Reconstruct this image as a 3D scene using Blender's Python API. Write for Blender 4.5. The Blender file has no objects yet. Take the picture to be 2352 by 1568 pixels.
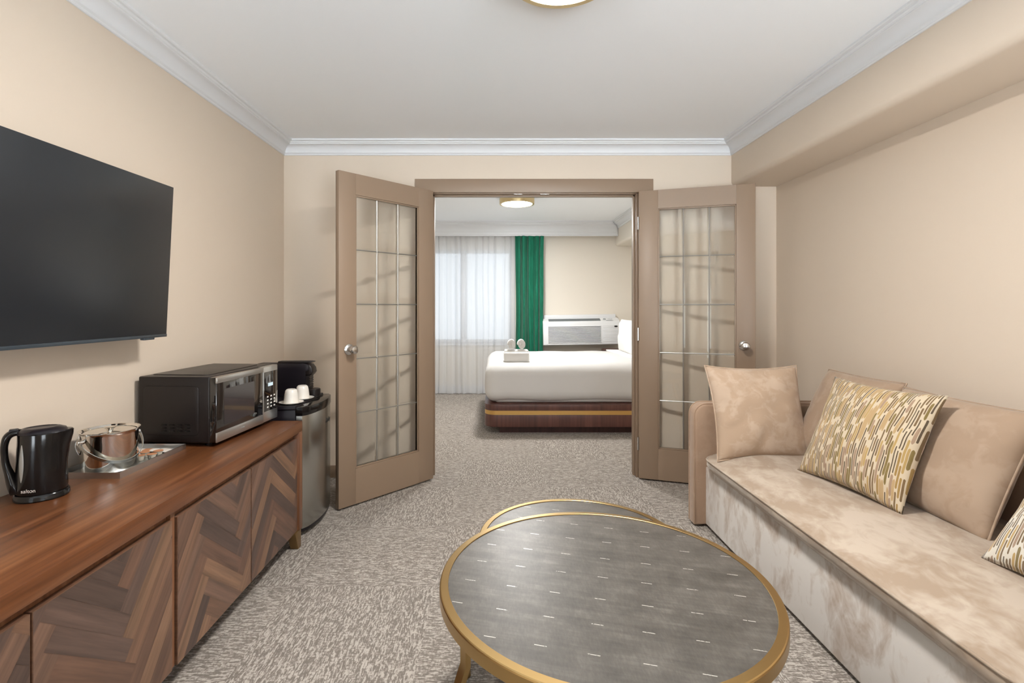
import bpy, bmesh, math, random
from mathutils import Vector, Matrix, noise as mnoise
PI = math.pi
R = math.radians
SC = bpy.context.scene
COL = SC.collection
random.seed(7)

# ------------------------------------------------------------------ camera
F = 1170.0
CAMH = 1.21
cam = bpy.data.cameras.new('camera')
cam.sensor_width = 36.0
cam.lens = F / 2352 * 36.0
cam.shift_x = (1176 - 1140) / 2352
cam.shift_y = (705 - 784) / 2352
cam.clip_start = 0.02
co = bpy.data.objects.new('camera', cam)
co.location = (0, 0, CAMH)
co.rotation_euler = (R(90), 0, 0)
COL.objects.link(co)
SC.camera = co

# ------------------------------------------------------------------ node helpers
class N:
    def __init__(s, name):
        s.m = bpy.data.materials.new(name)
        s.m.use_nodes = True
        s.t = s.m.node_tree
        s.t.nodes.clear()
        s.out = s.t.nodes.new('ShaderNodeOutputMaterial')
    def n(s, typ, **kw):
        nd = s.t.nodes.new(typ)
        for k, v in kw.items():
            if k == 'ins':
                for kk, vv in v.items():
                    if hasattr(vv, 'is_output') or isinstance(vv, bpy.types.NodeSocket):
                        s.t.links.new(vv, nd.inputs[kk])
                    else:
                        nd.inputs[kk].default_value = vv
            else:
                setattr(nd, k, v)
        return nd
    def math(s, op, a, b=None, c=None, clamp=False):
        nd = s.t.nodes.new('ShaderNodeMath'); nd.operation = op; nd.use_clamp = clamp
        for i, v in enumerate((a, b, c)):
            if v is None: continue
            if isinstance(v, bpy.types.NodeSocket): s.t.links.new(v, nd.inputs[i])
            else: nd.inputs[i].default_value = v
        return nd.outputs[0]
    def ramp(s, fac, stops, interp='LINEAR'):
        nd = s.t.nodes.new('ShaderNodeValToRGB')
        nd.color_ramp.interpolation = interp
        el = nd.color_ramp.elements
        while len(el) < len(stops): el.new(0.5)
        for e, (p, c) in zip(el, stops):
            e.position = p
            e.color = (c[0], c[1], c[2], 1) if not isinstance(c, (int, float)) else (c, c, c, 1)
        s.t.links.new(fac, nd.inputs[0])
        return nd.outputs[0]
    def mix(s, fac, a, b, blend='MIX'):
        nd = s.t.nodes.new('ShaderNodeMix'); nd.data_type = 'RGBA'; nd.blend_type = blend
        for i, v in ((0, fac), (6, a), (7, b)):
            if isinstance(v, bpy.types.NodeSocket): s.t.links.new(v, nd.inputs[i])
            elif i == 0: nd.inputs[i].default_value = v
            else: nd.inputs[i].default_value = (v[0], v[1], v[2], 1)
        return nd.outputs[2]
    def coords(s, kind='Object'):
        return s.n('ShaderNodeTexCoord').outputs[kind]
    def mapping(s, vec, scale=(1, 1, 1), rot=(0, 0, 0), loc=(0, 0, 0)):
        return s.n('ShaderNodeMapping', ins={'Vector': vec, 'Scale': scale, 'Rotation': rot, 'Location': loc}).outputs[0]
    def noise(s, vec, scale=5, detail=2, rough=0.5, dist=0.0):
        return s.n('ShaderNodeTexNoise', ins={'Vector': vec, 'Scale': scale, 'Detail': detail, 'Roughness': rough, 'Distortion': dist}).outputs['Fac']
    def bump(s, h, strength=0.2, dist=0.002):
        return s.n('ShaderNodeBump', ins={'Height': h, 'Strength': strength, 'Distance': dist}).outputs[0]
    def bsdf(s, color=None, rough=0.5, metal=0.0, normal=None, **kw):
        p = s.t.nodes.new('ShaderNodeBsdfPrincipled')
        def put(k, v):
            if isinstance(v, bpy.types.NodeSocket): s.t.links.new(v, p.inputs[k])
            elif isinstance(v, (tuple, list)) and len(v) == 3 and p.inputs[k].type == 'RGBA': p.inputs[k].default_value = (*v, 1)
            else: p.inputs[k].default_value = v
        if color is not None: put('Base Color', color)
        put('Roughness', rough); put('Metallic', metal)
        if normal is not None: put('Normal', normal)
        for k, v in kw.items(): put(k.replace('_', ' '), v)
        return p.outputs[0]
    def done(s, sh):
        s.t.links.new(sh, s.out.inputs[0]); return s.m

def plain(name, c, rough=0.5, metal=0.0, bump=0.0, bscale=300, **kw):
    g = N(name)
    nm = None
    if bump:
        nm = g.bump(g.noise(g.coords(), bscale, 3, 0.6), bump, 0.001)
    return g.done(g.bsdf(c, rough, metal, nm, **kw))

M = {}
def wallpaint(name, c):
    g = N(name)
    o = g.coords()
    h = g.noise(o, 140, 3, 0.6)
    big = g.noise(o, 1.3, 2, 0.5)
    col = g.mix(big, tuple(x * 0.985 for x in c), tuple(min(1, x * 1.015) for x in c))
    return g.done(g.bsdf(col, 0.55, 0, g.bump(h, 0.12, 0.001), Specular_IOR_Level=0.3))
M['wall'] = wallpaint('wall_paint', (0.665, 0.57, 0.468))
M['wall_bed'] = wallpaint('bedroom_wall_paint', (0.76, 0.71, 0.63))
M['ceil'] = wallpaint('ceiling_paint', (0.88, 0.91, 0.94))
M['trim'] = plain('crown_white', (0.72, 0.735, 0.755), 0.45)
M['door'] = plain('door_paint', (0.265, 0.188, 0.130), 0.42)
M['dark'] = plain('dark_gap', (0.02, 0.015, 0.012), 0.6)

def carpet():
    g = N('carpet_tiles')
    o = g.coords()
    T = 0.61
    sep = g.n('ShaderNodeSeparateXYZ', ins={'Vector': o})
    tx = g.math('FLOOR', g.math('DIVIDE', g.math('ADD', sep.outputs[0], 0.267 + 61), T))
    ty = g.math('FLOOR', g.math('DIVIDE', g.math('ADD', sep.outputs[1], 61 - 2.82 + 61 * 0.0), T))
    par = g.math('MODULO', g.math('ADD', tx, g.math('ADD', ty, 400)), 2.0)
    par = g.math('GREATER_THAN', par, 0.5)
    off = g.n('ShaderNodeCombineXYZ', ins={'X': g.math('MULTIPLY', tx, 3.7), 'Y': g.math('MULTIPLY', ty, 5.3), 'Z': g.math('MULTIPLY', tx, 1.3)})
    va = g.n('ShaderNodeVectorMath', operation='ADD', ins={0: g.mapping(o, (34, 175, 1)), 1: off.outputs[0]}).outputs[0]
    vb = g.n('ShaderNodeVectorMath', operation='ADD', ins={0: g.mapping(o, (175, 34, 1)), 1: off.outputs[0]}).outputs[0]
    va2 = g.mapping(o, (130, 90, 1), loc=(4, 9, 0)); vb2 = g.mapping(o, (90, 130, 1), loc=(1, 5, 0))
    na = g.math('ADD', g.math('MULTIPLY', g.noise(va, 1, 2, 0.55, 0.7), 0.72), g.math('MULTIPLY', g.noise(va2, 1, 1, 0.5, 0.4), 0.28))
    nb = g.math('ADD', g.math('MULTIPLY', g.noise(vb, 1, 2, 0.55, 0.7), 0.72), g.math('MULTIPLY', g.noise(vb2, 1, 1, 0.5, 0.4), 0.28))
    mx = g.n('ShaderNodeMix', ins={0: par, 2: na, 3: nb}).outputs[0]
    fib = g.noise(o, 420, 2, 0.6)
    h = g.math('ADD', mx, g.math('MULTIPLY', g.math('SUBTRACT', fib, 0.5), 0.08))
    col = g.ramp(h, [(0.44, (0.155, 0.132, 0.112)), (0.51, (0.25, 0.218, 0.188)), (0.57, (0.44, 0.398, 0.353))])
    patch = g.noise(o, 0.9, 1, 0.5)
    col = g.mix(g.math('MULTIPLY', patch, 0.25), col, (0.30, 0.285, 0.27))
    return g.done(g.bsdf(col, 0.95, 0, g.bump(h, 0.5, 0.004), Specular_IOR_Level=0.1, Sheen_Weight=0.15))
M['carpet'] = carpet()

def wood(name, along, cols, scale=1.0, rough=0.35, coat=0.2):
    g = N(name)
    o = g.coords()
    a = [46 * scale, 46 * scale, 46 * scale]; a['xyz'.index(along)] = 1.7 * scale
    b = [9 * scale] * 3; b['xyz'.index(along)] = 0.7 * scale
    n1 = g.noise(g.mapping(o, a), 1, 4, 0.6, 0.25)
    n2 = g.noise(g.mapping(o, b), 1, 3, 0.55, 0.8)
    f = g.math('ADD', g.math('MULTIPLY', n1, 0.55), g.math('MULTIPLY', n2, 0.45))
    col = g.ramp(f, [(0.34, cols[0]), (0.5, cols[1]), (0.66, cols[2])])
    return g.done(g.bsdf(col, rough, 0, g.bump(n1, 0.06, 0.001), Coat_Weight=coat, Coat_Roughness=0.25))
M['walnut'] = wood('walnut_top', 'y', [(0.055, 0.017, 0.006), (0.135, 0.046, 0.015), (0.215, 0.085, 0.032)], 1.0, 0.34)
M['walnut_v'] = wood('walnut_upright', 'z', [(0.09, 0.035, 0.016), (0.18, 0.075, 0.034), (0.26, 0.12, 0.06)])
M['bedwood'] = wood('bed_wood', 'z', [(0.058, 0.022, 0.018), (0.10, 0.038, 0.030), (0.15, 0.06, 0.045)], 0.8, 0.4)
M['plinthwood'] = wood('plinth_wood', 'z', [(0.04, 0.013, 0.012), (0.06, 0.02, 0.018), (0.08, 0.028, 0.024)], 0.8, 0.45)
M['brownleg'] = plain('bronze_leg', (0.23, 0.14, 0.055), 0.35, 0.6)

def planks():
    g = N('herringbone_veneer')
    at = g.n('ShaderNodeVertexColor', layer_name='tone')
    uv = g.coords('UV')
    n1 = g.noise(g.mapping(uv, (4, 90, 1)), 1, 4, 0.65, 0.2)
    n2 = g.noise(g.mapping(uv, (1.4, 26, 1)), 1, 2, 0.5, 0.6)
    f = g.math('ADD', g.math('MULTIPLY', n1, 0.5), g.math('MULTIPLY', n2, 0.5))
    grain = g.ramp(f, [(0.32, 0.55), (0.5, 1.0), (0.68, 1.45)])
    col = g.mix(1.0, at.outputs[0], grain, 'MULTIPLY')
    return g.done(g.bsdf(col, 0.38, 0, g.bump(n1, 0.05, 0.001), Coat_Weight=0.15, Coat_Roughness=0.3))
M['planks'] = planks()

def velvet(name, c0, c1, patch=0.5, lo=0.47, hi=0.56, stretch=(1, 1, 1), rough=0.8, sheen=0.35):
    g = N(name)
    o = g.coords()
    v = g.mapping(o, stretch)
    n1 = g.noise(v, 6.5, 4, 0.55, 0.9)
    n2 = g.noise(v, 17, 3, 0.6, 1.2)
    f = g.math('ADD', g.math('MULTIPLY', n1, 0.65), g.math('MULTIPLY', n2, 0.35))
    k = g.math('MULTIPLY', g.ramp(f, [(lo, 0.0), (hi, 1.0)]), patch)
    fine = g.noise(o, 600, 2, 0.5)
    return g.done(g.bsdf(g.mix(k, c0, c1), rough, 0, g.bump(fine, 0.08, 0.0008), Sheen_Weight=sheen, Sheen_Roughness=0.4, Sheen_Tint=(0.95, 0.93, 0.9), Specular_IOR_Level=0.2))
M['velvet'] = velvet('velvet_beige', (0.335, 0.240, 0.170), (0.43, 0.33, 0.25), 0.4)
M['velvet_throw'] = velvet('velvet_throw', (0.41, 0.30, 0.215), (0.53, 0.42, 0.33), 0.5)
M['velvet_seat'] = velvet('velvet_seat_brushed', (0.315, 0.24, 0.178), (0.46, 0.39, 0.32), 0.85, 0.42, 0.58, (1.0, 0.55, 1))
M['velvet_base'] = velvet('velvet_base_brushed', (0.41, 0.335, 0.275), (0.62, 0.59, 0.555), 0.95, 0.38, 0.53, (1, 1, 0.6))
M['velvet_arm'] = velvet('velvet_arm', (0.335, 0.225, 0.155), (0.41, 0.29, 0.205), 0.4)

def stripes(name, base, seed=0.0):
    g = N(name)
    uv = g.mapping(g.coords('UV'), (54, 3.5, 1))
    wob = g.noise(g.mapping(g.coords('UV'), (14, 5, 1)), 1, 2, 0.5)
    sep = g.n('ShaderNodeSeparateXYZ', ins={'Vector': uv})
    u = g.math('ADD', sep.outputs[0], g.math('MULTIPLY', g.math('SUBTRACT', wob, 0.5), 0.6))
    v = sep.outputs[1]
    cu = g.math('FLOOR', u)
    fu = g.math('SUBTRACT', g.math('SUBTRACT', u, cu), 0.5)
    r1 = g.n('ShaderNodeTexWhiteNoise', noise_dimensions='2D', ins={'Vector': g.n('ShaderNodeCombineXYZ', ins={'X': cu, 'Y': 3.3 + seed}).outputs[0]}).outputs[0]
    vv = g.math('ADD', g.math('MULTIPLY', v, g.math('ADD', 0.65, g.math('MULTIPLY', r1, 0.8))), g.math('MULTIPLY', r1, 17.0))
    cv = g.math('FLOOR', vv)
    fv = g.math('SUBTRACT', g.math('SUBTRACT', vv, cv), 0.5)
    cell = g.n('ShaderNodeCombineXYZ', ins={'X': cu, 'Y': cv, 'Z': seed}).outputs[0]
    wn = g.n('ShaderNodeTexWhiteNoise', noise_dimensions='3D', ins={'Vector': cell})
    r2 = wn.outputs[0]
    rs = g.n('ShaderNodeSeparateColor', ins={0: wn.outputs[1]})
    half = g.math('ADD', 0.18, g.math('MULTIPLY', rs.outputs[0], 0.36))
    inside_u = g.math('LESS_THAN', g.math('ABSOLUTE', fu), half)
    # rounded dash ends
    e = g.math('MULTIPLY', g.math('MULTIPLY', g.math('ABSOLUTE', fu), g.math('ABSOLUTE', fu)), 0.35)
    inside_v = g.math('LESS_THAN', g.math('ADD', g.math('ABSOLUTE', fv), e), g.math('ADD', 0.33, g.math('MULTIPLY', rs.outputs[1], 0.16)))
    mask = g.math('MULTIPLY', inside_u, inside_v)
    col = g.ramp(r2, [(0.0, (0.055, 0.035, 0.018)), (0.22, (0.13, 0.075, 0.028)), (0.40, (0.28, 0.17, 0.045)),
                      (0.54, (0.38, 0.25, 0.085)), (0.66, (0.165, 0.115, 0.03)), (0.78, (0.30, 0.20, 0.135)), (0.88, (0.40, 0.27, 0.13))], 'CONSTANT')
    wash = g.noise(g.mapping(g.coords('UV'), (60, 12, 1)), 1, 2, 0.5)
    col = g.mix(g.math('MULTIPLY', wash, 0.16), col, base)
    c = g.mix(mask, base, col)
    fine = g.noise(g.coords(), 900, 1, 0.5)
    return g.done(g.bsdf(c, 0.8, 0, g.bump(fine, 0.1, 0.0006), Sheen_Weight=0.2, Specular_IOR_Level=0.2))
M['stripe'] = stripes('striped_fabric', (0.53, 0.44, 0.32))
M['stripe2'] = stripes('striped_fabric_pale', (0.60, 0.565, 0.49), 5.0)

def brushed(name, c, rough=0.3, along='z', s=1.0, metal=1.0):
    g = N(name)
    o = g.coords()
    a = [500 * s] * 3; a['xyz'.index(along)] = 4
    n1 = g.noise(g.mapping(o, a), 1, 2, 0.5)
    rr = g.math('ADD', rough - 0.04, g.math('MULTIPLY', n1, 0.08))
    return g.done(g.bsdf(c, rr, metal, g.bump(n1, 0.010, 0.0003)))
M['steel'] = plain('brushed_steel', (0.44, 0.44, 0.42), 0.24, 1.0, Anisotropic=0.5)
M['steel_y'] = brushed('brushed_steel_band', (0.66, 0.68, 0.69), 0.32, 'x')
M['chrome'] = plain('polished_steel', (0.80, 0.77, 0.72), 0.06, 1.0)
M['nickel'] = plain('satin_nickel', (0.62, 0.61, 0.60), 0.22, 1.0)
M['came'] = plain('zinc_came', (0.42, 0.41, 0.39), 0.35, 0.9)
M['gold'] = brushed('brushed_brass', (0.50, 0.34, 0.145), 0.30, 'z', 0.5)
M['goldlamp'] = plain('lamp_brass', (0.72, 0.58, 0.33), 0.38, 0.8)
M['goldstrip'] = plain('bed_brass', (0.75, 0.48, 0.17), 0.3, 0.9)
M['blackgloss'] = plain('black_gloss_plastic', (0.007, 0.006, 0.006), 0.12, Specular_IOR_Level=0.32)
M['blackmatte'] = plain('black_enamel', (0.013, 0.0095, 0.009), 0.36, bump=0.12, bscale=500, Specular_IOR_Level=0.35)
M['blacksatin'] = plain('black_satin_plastic', (0.010, 0.008, 0.011), 0.32, Specular_IOR_Level=0.35)
M['blackglass'] = plain('oven_glass', (0.008, 0.007, 0.007), 0.05, Coat_Weight=1.0, Coat_Roughness=0.02)
M['ovenwin'] = plain('oven_window_mesh', (0.045, 0.04, 0.04), 0.09, Coat_Weight=1.0, Coat_Roughness=0.03)
M['tvscreen'] = plain('television_screen', (0.013, 0.016, 0.020), 0.28, Specular_IOR_Level=0.55)
M['tvbezel'] = plain('television_bezel', (0.05, 0.065, 0.08), 0.3, 0.3)
M['white'] = plain('white_ceramic', (0.78, 0.75, 0.70), 0.12, Coat_Weight=0.4)
M['acwhite'] = plain('ac_white_plastic', (0.76, 0.78, 0.80), 0.4)
M['acgrey'] = plain('ac_grey_grille', (0.20, 0.22, 0.23), 0.45)
M['acdark'] = plain('ac_intake_shadow', (0.06, 0.065, 0.07), 0.6)
M['linen'] = plain('white_linen', (0.62, 0.615, 0.605), 0.85, bump=0.1, bscale=500, Sheen_Weight=0.1)
M['linenbright'] = plain('white_pillowcase', (0.80, 0.79, 0.77), 0.85, bump=0.1, bscale=500)
def terry():
    g = N('white_terry')
    h = g.noise(g.coords(), 700, 2, 0.7)
    return g.done(g.bsdf((0.76, 0.75, 0.73), 0.95, 0, g.bump(h, 0.6, 0.003), Sheen_Weight=0.3))
M['terry'] = terry()
M['green'] = velvet('green_velvet', (0.007, 0.125, 0.070), (0.012, 0.20, 0.12), 0.6, 0.4, 0.6, (6, 1, 0.6), 0.6, 0.3)
M['greylabel'] = plain('grey_print', (0.30, 0.30, 0.29), 0.5)
M['blacklabel'] = plain('black_print', (0.012, 0.011, 0.01), 0.4)
M['whiteprint'] = plain('white_print', (0.72, 0.66, 0.62), 0.5)
M['keys'] = plain('key_print', (0.80, 0.80, 0.78), 0.5)
M['paper'] = plain('sachet_paper', (0.72, 0.66, 0.60), 0.55)
M['paperbrown'] = plain('sachet_brown', (0.48, 0.22, 0.11), 0.55)
M['cream'] = plain('creamer_plastic', (0.78, 0.72, 0.60), 0.35)
M['gauge'] = plain('kettle_gauge', (0.30, 0.29, 0.27), 0.25)

def tabletop():
    g = N('tabletop_dashes')
    o = g.coords()
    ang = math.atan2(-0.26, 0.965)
    # lattice of short pale dashes mixed into the colour
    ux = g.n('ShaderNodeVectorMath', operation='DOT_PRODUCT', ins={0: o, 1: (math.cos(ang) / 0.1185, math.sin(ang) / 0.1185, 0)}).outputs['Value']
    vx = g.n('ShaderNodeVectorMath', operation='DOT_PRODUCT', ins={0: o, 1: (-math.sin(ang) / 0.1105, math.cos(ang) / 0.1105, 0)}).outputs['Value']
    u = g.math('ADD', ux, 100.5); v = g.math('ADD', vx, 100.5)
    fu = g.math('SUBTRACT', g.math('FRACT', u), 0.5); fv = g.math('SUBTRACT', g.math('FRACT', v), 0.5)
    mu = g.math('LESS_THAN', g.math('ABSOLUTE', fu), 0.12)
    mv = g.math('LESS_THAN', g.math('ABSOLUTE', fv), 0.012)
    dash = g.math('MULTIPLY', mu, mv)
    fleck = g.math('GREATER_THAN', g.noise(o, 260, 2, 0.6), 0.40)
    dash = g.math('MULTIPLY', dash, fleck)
    rot = g.mapping(o, (1, 1, 1), (0, 0, -ang))
    n1 = g.noise(g.mapping(rot, (5, 60, 1)), 1, 3, 0.6, 0.3)
    n2 = g.noise(rot, 17, 2, 0.5, 0.3)
    n3 = g.noise(g.mapping(o, (220, 60, 1)), 1, 2, 0.6)
    f = g.math('ADD', g.math('ADD', g.math('MULTIPLY', n1, 0.4), g.math('MULTIPLY', n2, 0.35)), g.math('MULTIPLY', n3, 0.25))
    col = g.ramp(f, [(0.36, (0.044, 0.040, 0.035)), (0.52, (0.072, 0.065, 0.057)), (0.66, (0.108, 0.099, 0.088))])
    cell = g.n('ShaderNodeCombineXYZ', ins={'X': g.math('FLOOR', g.math('MULTIPLY', u, 1.0)), 'Y': g.math('FLOOR', g.math('MULTIPLY', v, 2.0))}).outputs[0]
    wn = g.n('ShaderNodeTexWhiteNoise', noise_dimensions='2D', ins={'Vector': cell}).outputs[0]
    soft = g.noise(g.mapping(rot, (8.5, 18, 1)), 1, 1, 0.5)
    tone = g.math('ADD', 0.78, g.math('ADD', g.math('MULTIPLY', wn, 0.16), g.math('MULTIPLY', soft, 0.32)))
    col = g.mix(1.0, col, g.n('ShaderNodeCombineXYZ', ins={'X': tone, 'Y': tone, 'Z': tone}).outputs[0], 'MULTIPLY')
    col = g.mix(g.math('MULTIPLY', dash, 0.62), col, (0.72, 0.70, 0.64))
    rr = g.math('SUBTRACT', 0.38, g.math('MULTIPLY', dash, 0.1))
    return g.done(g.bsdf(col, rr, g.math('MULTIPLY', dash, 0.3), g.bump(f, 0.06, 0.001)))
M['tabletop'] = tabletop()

def glass(name, tint=(0.985, 0.99, 0.985)):
    g = N(name)
    ge = g.n('ShaderNodeNewGeometry')
    ct = g.math('ABSOLUTE', g.n('ShaderNodeVectorMath', operation='DOT_PRODUCT', ins={0: ge.outputs['Normal'], 1: ge.outputs['Incoming']}).outputs['Value'])
    fr = g.math('ADD', 0.035, g.math('MULTIPLY', g.math('POWER', g.math('SUBTRACT', 1.0, ct, None, True), 5.0), 0.965))
    tr = g.n('ShaderNodeBsdfTransparent', ins={'Color': (*tint, 1)}).outputs[0]
    gl = g.n('ShaderNodeBsdfGlossy', ins={'Color': (1, 1, 1, 1), 'Roughness': 0.015}).outputs[0]
    return g.done(g.n('ShaderNodeMixShader', ins={0: fr, 1: tr, 2: gl}).outputs[0])
M['glass'] = glass('clear_glass')
def bevelglass():
    g = N('bevelled_glass_edge')
    return g.done(g.n('ShaderNodeBsdfGlass', ins={'Color': (0.97, 0.985, 0.975, 1), 'Roughness': 0.0, 'IOR': 1.5}).outputs[0])
M['bevel'] = bevelglass()

def sheer():
    g = N('sheer_fabric')
    tr = g.n('ShaderNodeBsdfTransparent', ins={'Color': (0.97, 0.98, 1, 1)}).outputs[0]
    tl = g.n('ShaderNodeBsdfTranslucent', ins={'Color': (0.80, 0.82, 0.84, 1)}).outputs[0]
    df = g.n('ShaderNodeBsdfDiffuse', ins={'Color': (0.86, 0.87, 0.89, 1)}).outputs[0]
    a = g.n('ShaderNodeMixShader', ins={0: 0.55, 1: tl, 2: df}).outputs[0]
    return g.done(g.n('ShaderNodeMixShader', ins={0: 0.66, 1: tr, 2: a}).outputs[0])
M['sheer'] = sheer()

def emit(name, c, s):
    g = N(name)
    return g.done(g.n('ShaderNodeEmission', ins={'Color': (*c, 1), 'Strength': s}).outputs[0])
LAMP = 215.0
M['lamp'] = emit('lamp_diffuser', (1.0, 0.96, 0.91), LAMP)
M['lampbed'] = emit('bedroom_lamp_diffuser', (1.0, 0.98, 0.95), 240.0)
M['display'] = emit('clock_display', (0.8, 0.95, 1.0), 0.9)

# ------------------------------------------------------------------ mesh helpers
def add_box(bm, x0, x1, y0, y1, z0, z1, bev=0.0, seg=2, mat=0):
    r = bmesh.ops.create_cube(bm, size=1.0)
    vs = r['verts']
    for v in vs:
        v.co = Vector(((x0 + x1) / 2 + v.co.x * (x1 - x0), (y0 + y1) / 2 + v.co.y * (y1 - y0), (z0 + z1) / 2 + v.co.z * (z1 - z0)))
    fs = {f for v in vs for f in v.link_faces}
    for f in fs: f.material_index = mat
    if bev:
        es = list({e for v in vs for e in v.link_edges})
        bmesh.ops.bevel(bm, geom=es, offset=bev, segments=seg, affect='EDGES', profile=0.5)

def add_prism(bm, poly, axis, a, b, bev=0.0, seg=2, mat=0):
    """poly: 2D points; axis 'x' -> (y,z), 'y' -> (x,z), 'z' -> (x,y)"""
    def P(p, t):
        return {'x': (t, p[0], p[1]), 'y': (p[0], t, p[1]), 'z': (p[0], p[1], t)}[axis]
    va = [bm.verts.new(P(p, a)) for p in poly]
    vb = [bm.verts.new(P(p, b)) for p in poly]
    n = len(poly)
    caps = [bm.faces.new(va), bm.faces.new(vb[::-1])]
    fs = caps + [bm.faces.new((va[i], vb[i], vb[(i + 1) % n], va[(i + 1) % n])) for i in range(n)]
    for f in fs: f.material_index = mat
    bmesh.ops.recalc_face_normals(bm, faces=fs)
    if bev:
        es = list({e for f in caps for e in f.edges})
        bmesh.ops.bevel(bm, geom=es, offset=bev, segments=seg, affect='EDGES', profile=0.5)

def add_lathe(bm, prof, c=(0, 0, 0), seg=48, sx=1.0, sy=1.0, mat=0, closed=False):
    rings = []
    for (r, z) in prof:
        if r < 1e-6:
            rings.append([bm.verts.new((c[0], c[1], c[2] + z))])
        else:
            rings.append([bm.verts.new((c[0] + r * sx * math.cos(2 * PI * k / seg), c[1] + r * sy * math.sin(2 * PI * k / seg), c[2] + z)) for k in range(seg)])
    if closed: rings.append(rings[0])
    fs = []
    for A, B in zip(rings, rings[1:]):
        for k in range(seg):
            k2 = (k + 1) % seg
            if len(A) == 1 and len(B) == 1: continue
            if len(A) == 1: fs.append(bm.faces.new((A[0], B[k2], B[k])))
            elif len(B) == 1: fs.append(bm.faces.new((A[k], A[k2], B[0])))
            else: fs.append(bm.faces.new((A[k], A[k2], B[k2], B[k])))
    for f in fs: f.material_index = mat
    bmesh.ops.recalc_face_normals(bm, faces=fs)

def add_tube(bm, pts, rad, seg=10, closed=False, flat=(1, 1), up=None, cap=True, mat=0):
    pts = [Vector(p) for p in pts]
    n = len(pts)
    rings = []
    prev = None
    for i, p in enumerate(pts):
        if closed: t = (pts[(i + 1) % n] - pts[i - 1]).normalized()
        else: t = (pts[min(i + 1, n - 1)] - pts[max(i - 1, 0)]).normalized()
        if up is not None: a = (Vector(up) - t * t.dot(Vector(up))).normalized()
        elif prev is None:
            a = t.orthogonal().normalized()
        else:
            a = (prev - t * t.dot(prev)).normalized()
        prev = a
        b = t.cross(a)
        rr = rad[i] if isinstance(rad, (list, tuple)) else rad
        rings.append([bm.verts.new(p + a * rr * flat[0] * math.cos(2 * PI * k / seg) + b * rr * flat[1] * math.sin(2 * PI * k / seg)) for k in range(seg)])
    fs = []
    rg = list(zip(rings, rings[1:])) + ([(rings[-1], rings[0])] if closed else [])
    for A, B in rg:
        for k in range(seg):
            k2 = (k + 1) % seg
            fs.append(bm.faces.new((A[k], A[k2], B[k2], B[k])))
    if not closed and cap:
        fs.append(bm.faces.new(rings[0][::-1])); fs.append(bm.faces.new(rings[-1]))
    for f in fs: f.material_index = mat
    bmesh.ops.recalc_face_normals(bm, faces=fs)

def add_band(bm, pts, w, t, up, mat=0):
    """flat strip of rectangular section w (along up) x t"""
    pts = [Vector(p) for p in pts]; up = Vector(up).normalized(); rings = []
    n = len(pts)
    for i, p in enumerate(pts):
        tg = (pts[min(i + 1, n - 1)] - pts[max(i - 1, 0)]).normalized()
        u = (up - tg * tg.dot(up)).normalized()
        s = tg.cross(u)
        rings.append([bm.verts.new(p + u * a * w / 2 + s * b * t / 2) for a, b in ((-1, -1), (1, -1), (1, 1), (-1, 1))])
    fs = []
    for A, B in zip(rings, rings[1:]):
        for k in range(4):
            fs.append(bm.faces.new((A[k], A[(k + 1) % 4], B[(k + 1) % 4], B[k])))
    fs.append(bm.faces.new(rings[0][::-1])); fs.append(bm.faces.new(rings[-1]))
    for f in fs: f.material_index = mat
    bmesh.ops.recalc_face_normals(bm, faces=fs)

def rrect(x0, x1, y0, y1, r, n=6, corners=(1, 1, 1, 1)):
    """rounded rectangle outline ccw from bottom-left; corners bl, br, tr, tl"""
    out = []
    for (cx, cy, a0, on, px, py) in ((x0 + r, y0 + r, 180, corners[0], x0, y0), (x1 - r, y0 + r, 270, corners[1], x1, y0),
                                     (x1 - r, y1 - r, 0, corners[2], x1, y1), (x0 + r, y1 - r, 90, corners[3], x0, y1)):
        if not on: out.append((px, py)); continue
        for k in range(n + 1):
            a = R(a0 + 90 * k / n)
            out.append((cx + r * math.cos(a), cy + r * math.sin(a)))
    return out

def mk(name, bm, mats, parent=None, smooth=35, local=None):
    me = bpy.data.meshes.new(name)
    if local is not None: bm.transform(local)
    bm.to_mesh(me); bm.free()
    for m in (mats if isinstance(mats, (list, tuple)) else [mats]): me.materials.append(m)
    if smooth:
        me.polygons.foreach_set('use_smooth', [True] * len(me.polygons))
        me.set_sharp_from_angle(angle=R(smooth))
    o = bpy.data.objects.new(name, me)
    COL.objects.link(o)
    if parent is not None: o.parent = parent
    return o

def tag(o, label, cat, group=None, kind=None):
    o['label'] = label; o['category'] = cat
    if group: o['group'] = group
    if kind: o['kind'] = kind
    return o

def thing(name, label, cat, loc=(0, 0, 0), rotz=0.0, group=None, mat=None):
    o = bpy.data.objects.new(name, None)
    o.empty_display_size = 0.1
    COL.objects.link(o)
    if mat is not None: o.matrix_world = mat
    else:
        o.location = loc; o.rotation_euler = (0, 0, rotz)
    o['_inv'] = 0
    del o['_inv']
    return tag(o, label, cat, group)

INV = {}
def inv(root):
    """world -> root space, from its own location and rotation"""
    return (Matrix.Translation(root.location) @ root.rotation_euler.to_matrix().to_4x4()).inverted()

def wpart(name, bm, mats, root, smooth=35, sub=None):
    """part modelled in world coordinates"""
    return mk(name, bm, mats, sub or root, smooth, inv(root))

def struct(name, bm, mats, label=None, cat=None, smooth=35):
    o = mk(name, bm, mats, None, smooth)
    o['kind'] = 'structure'
    o['label'] = label or name
    o['category'] = cat or 'setting'
    return o

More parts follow.
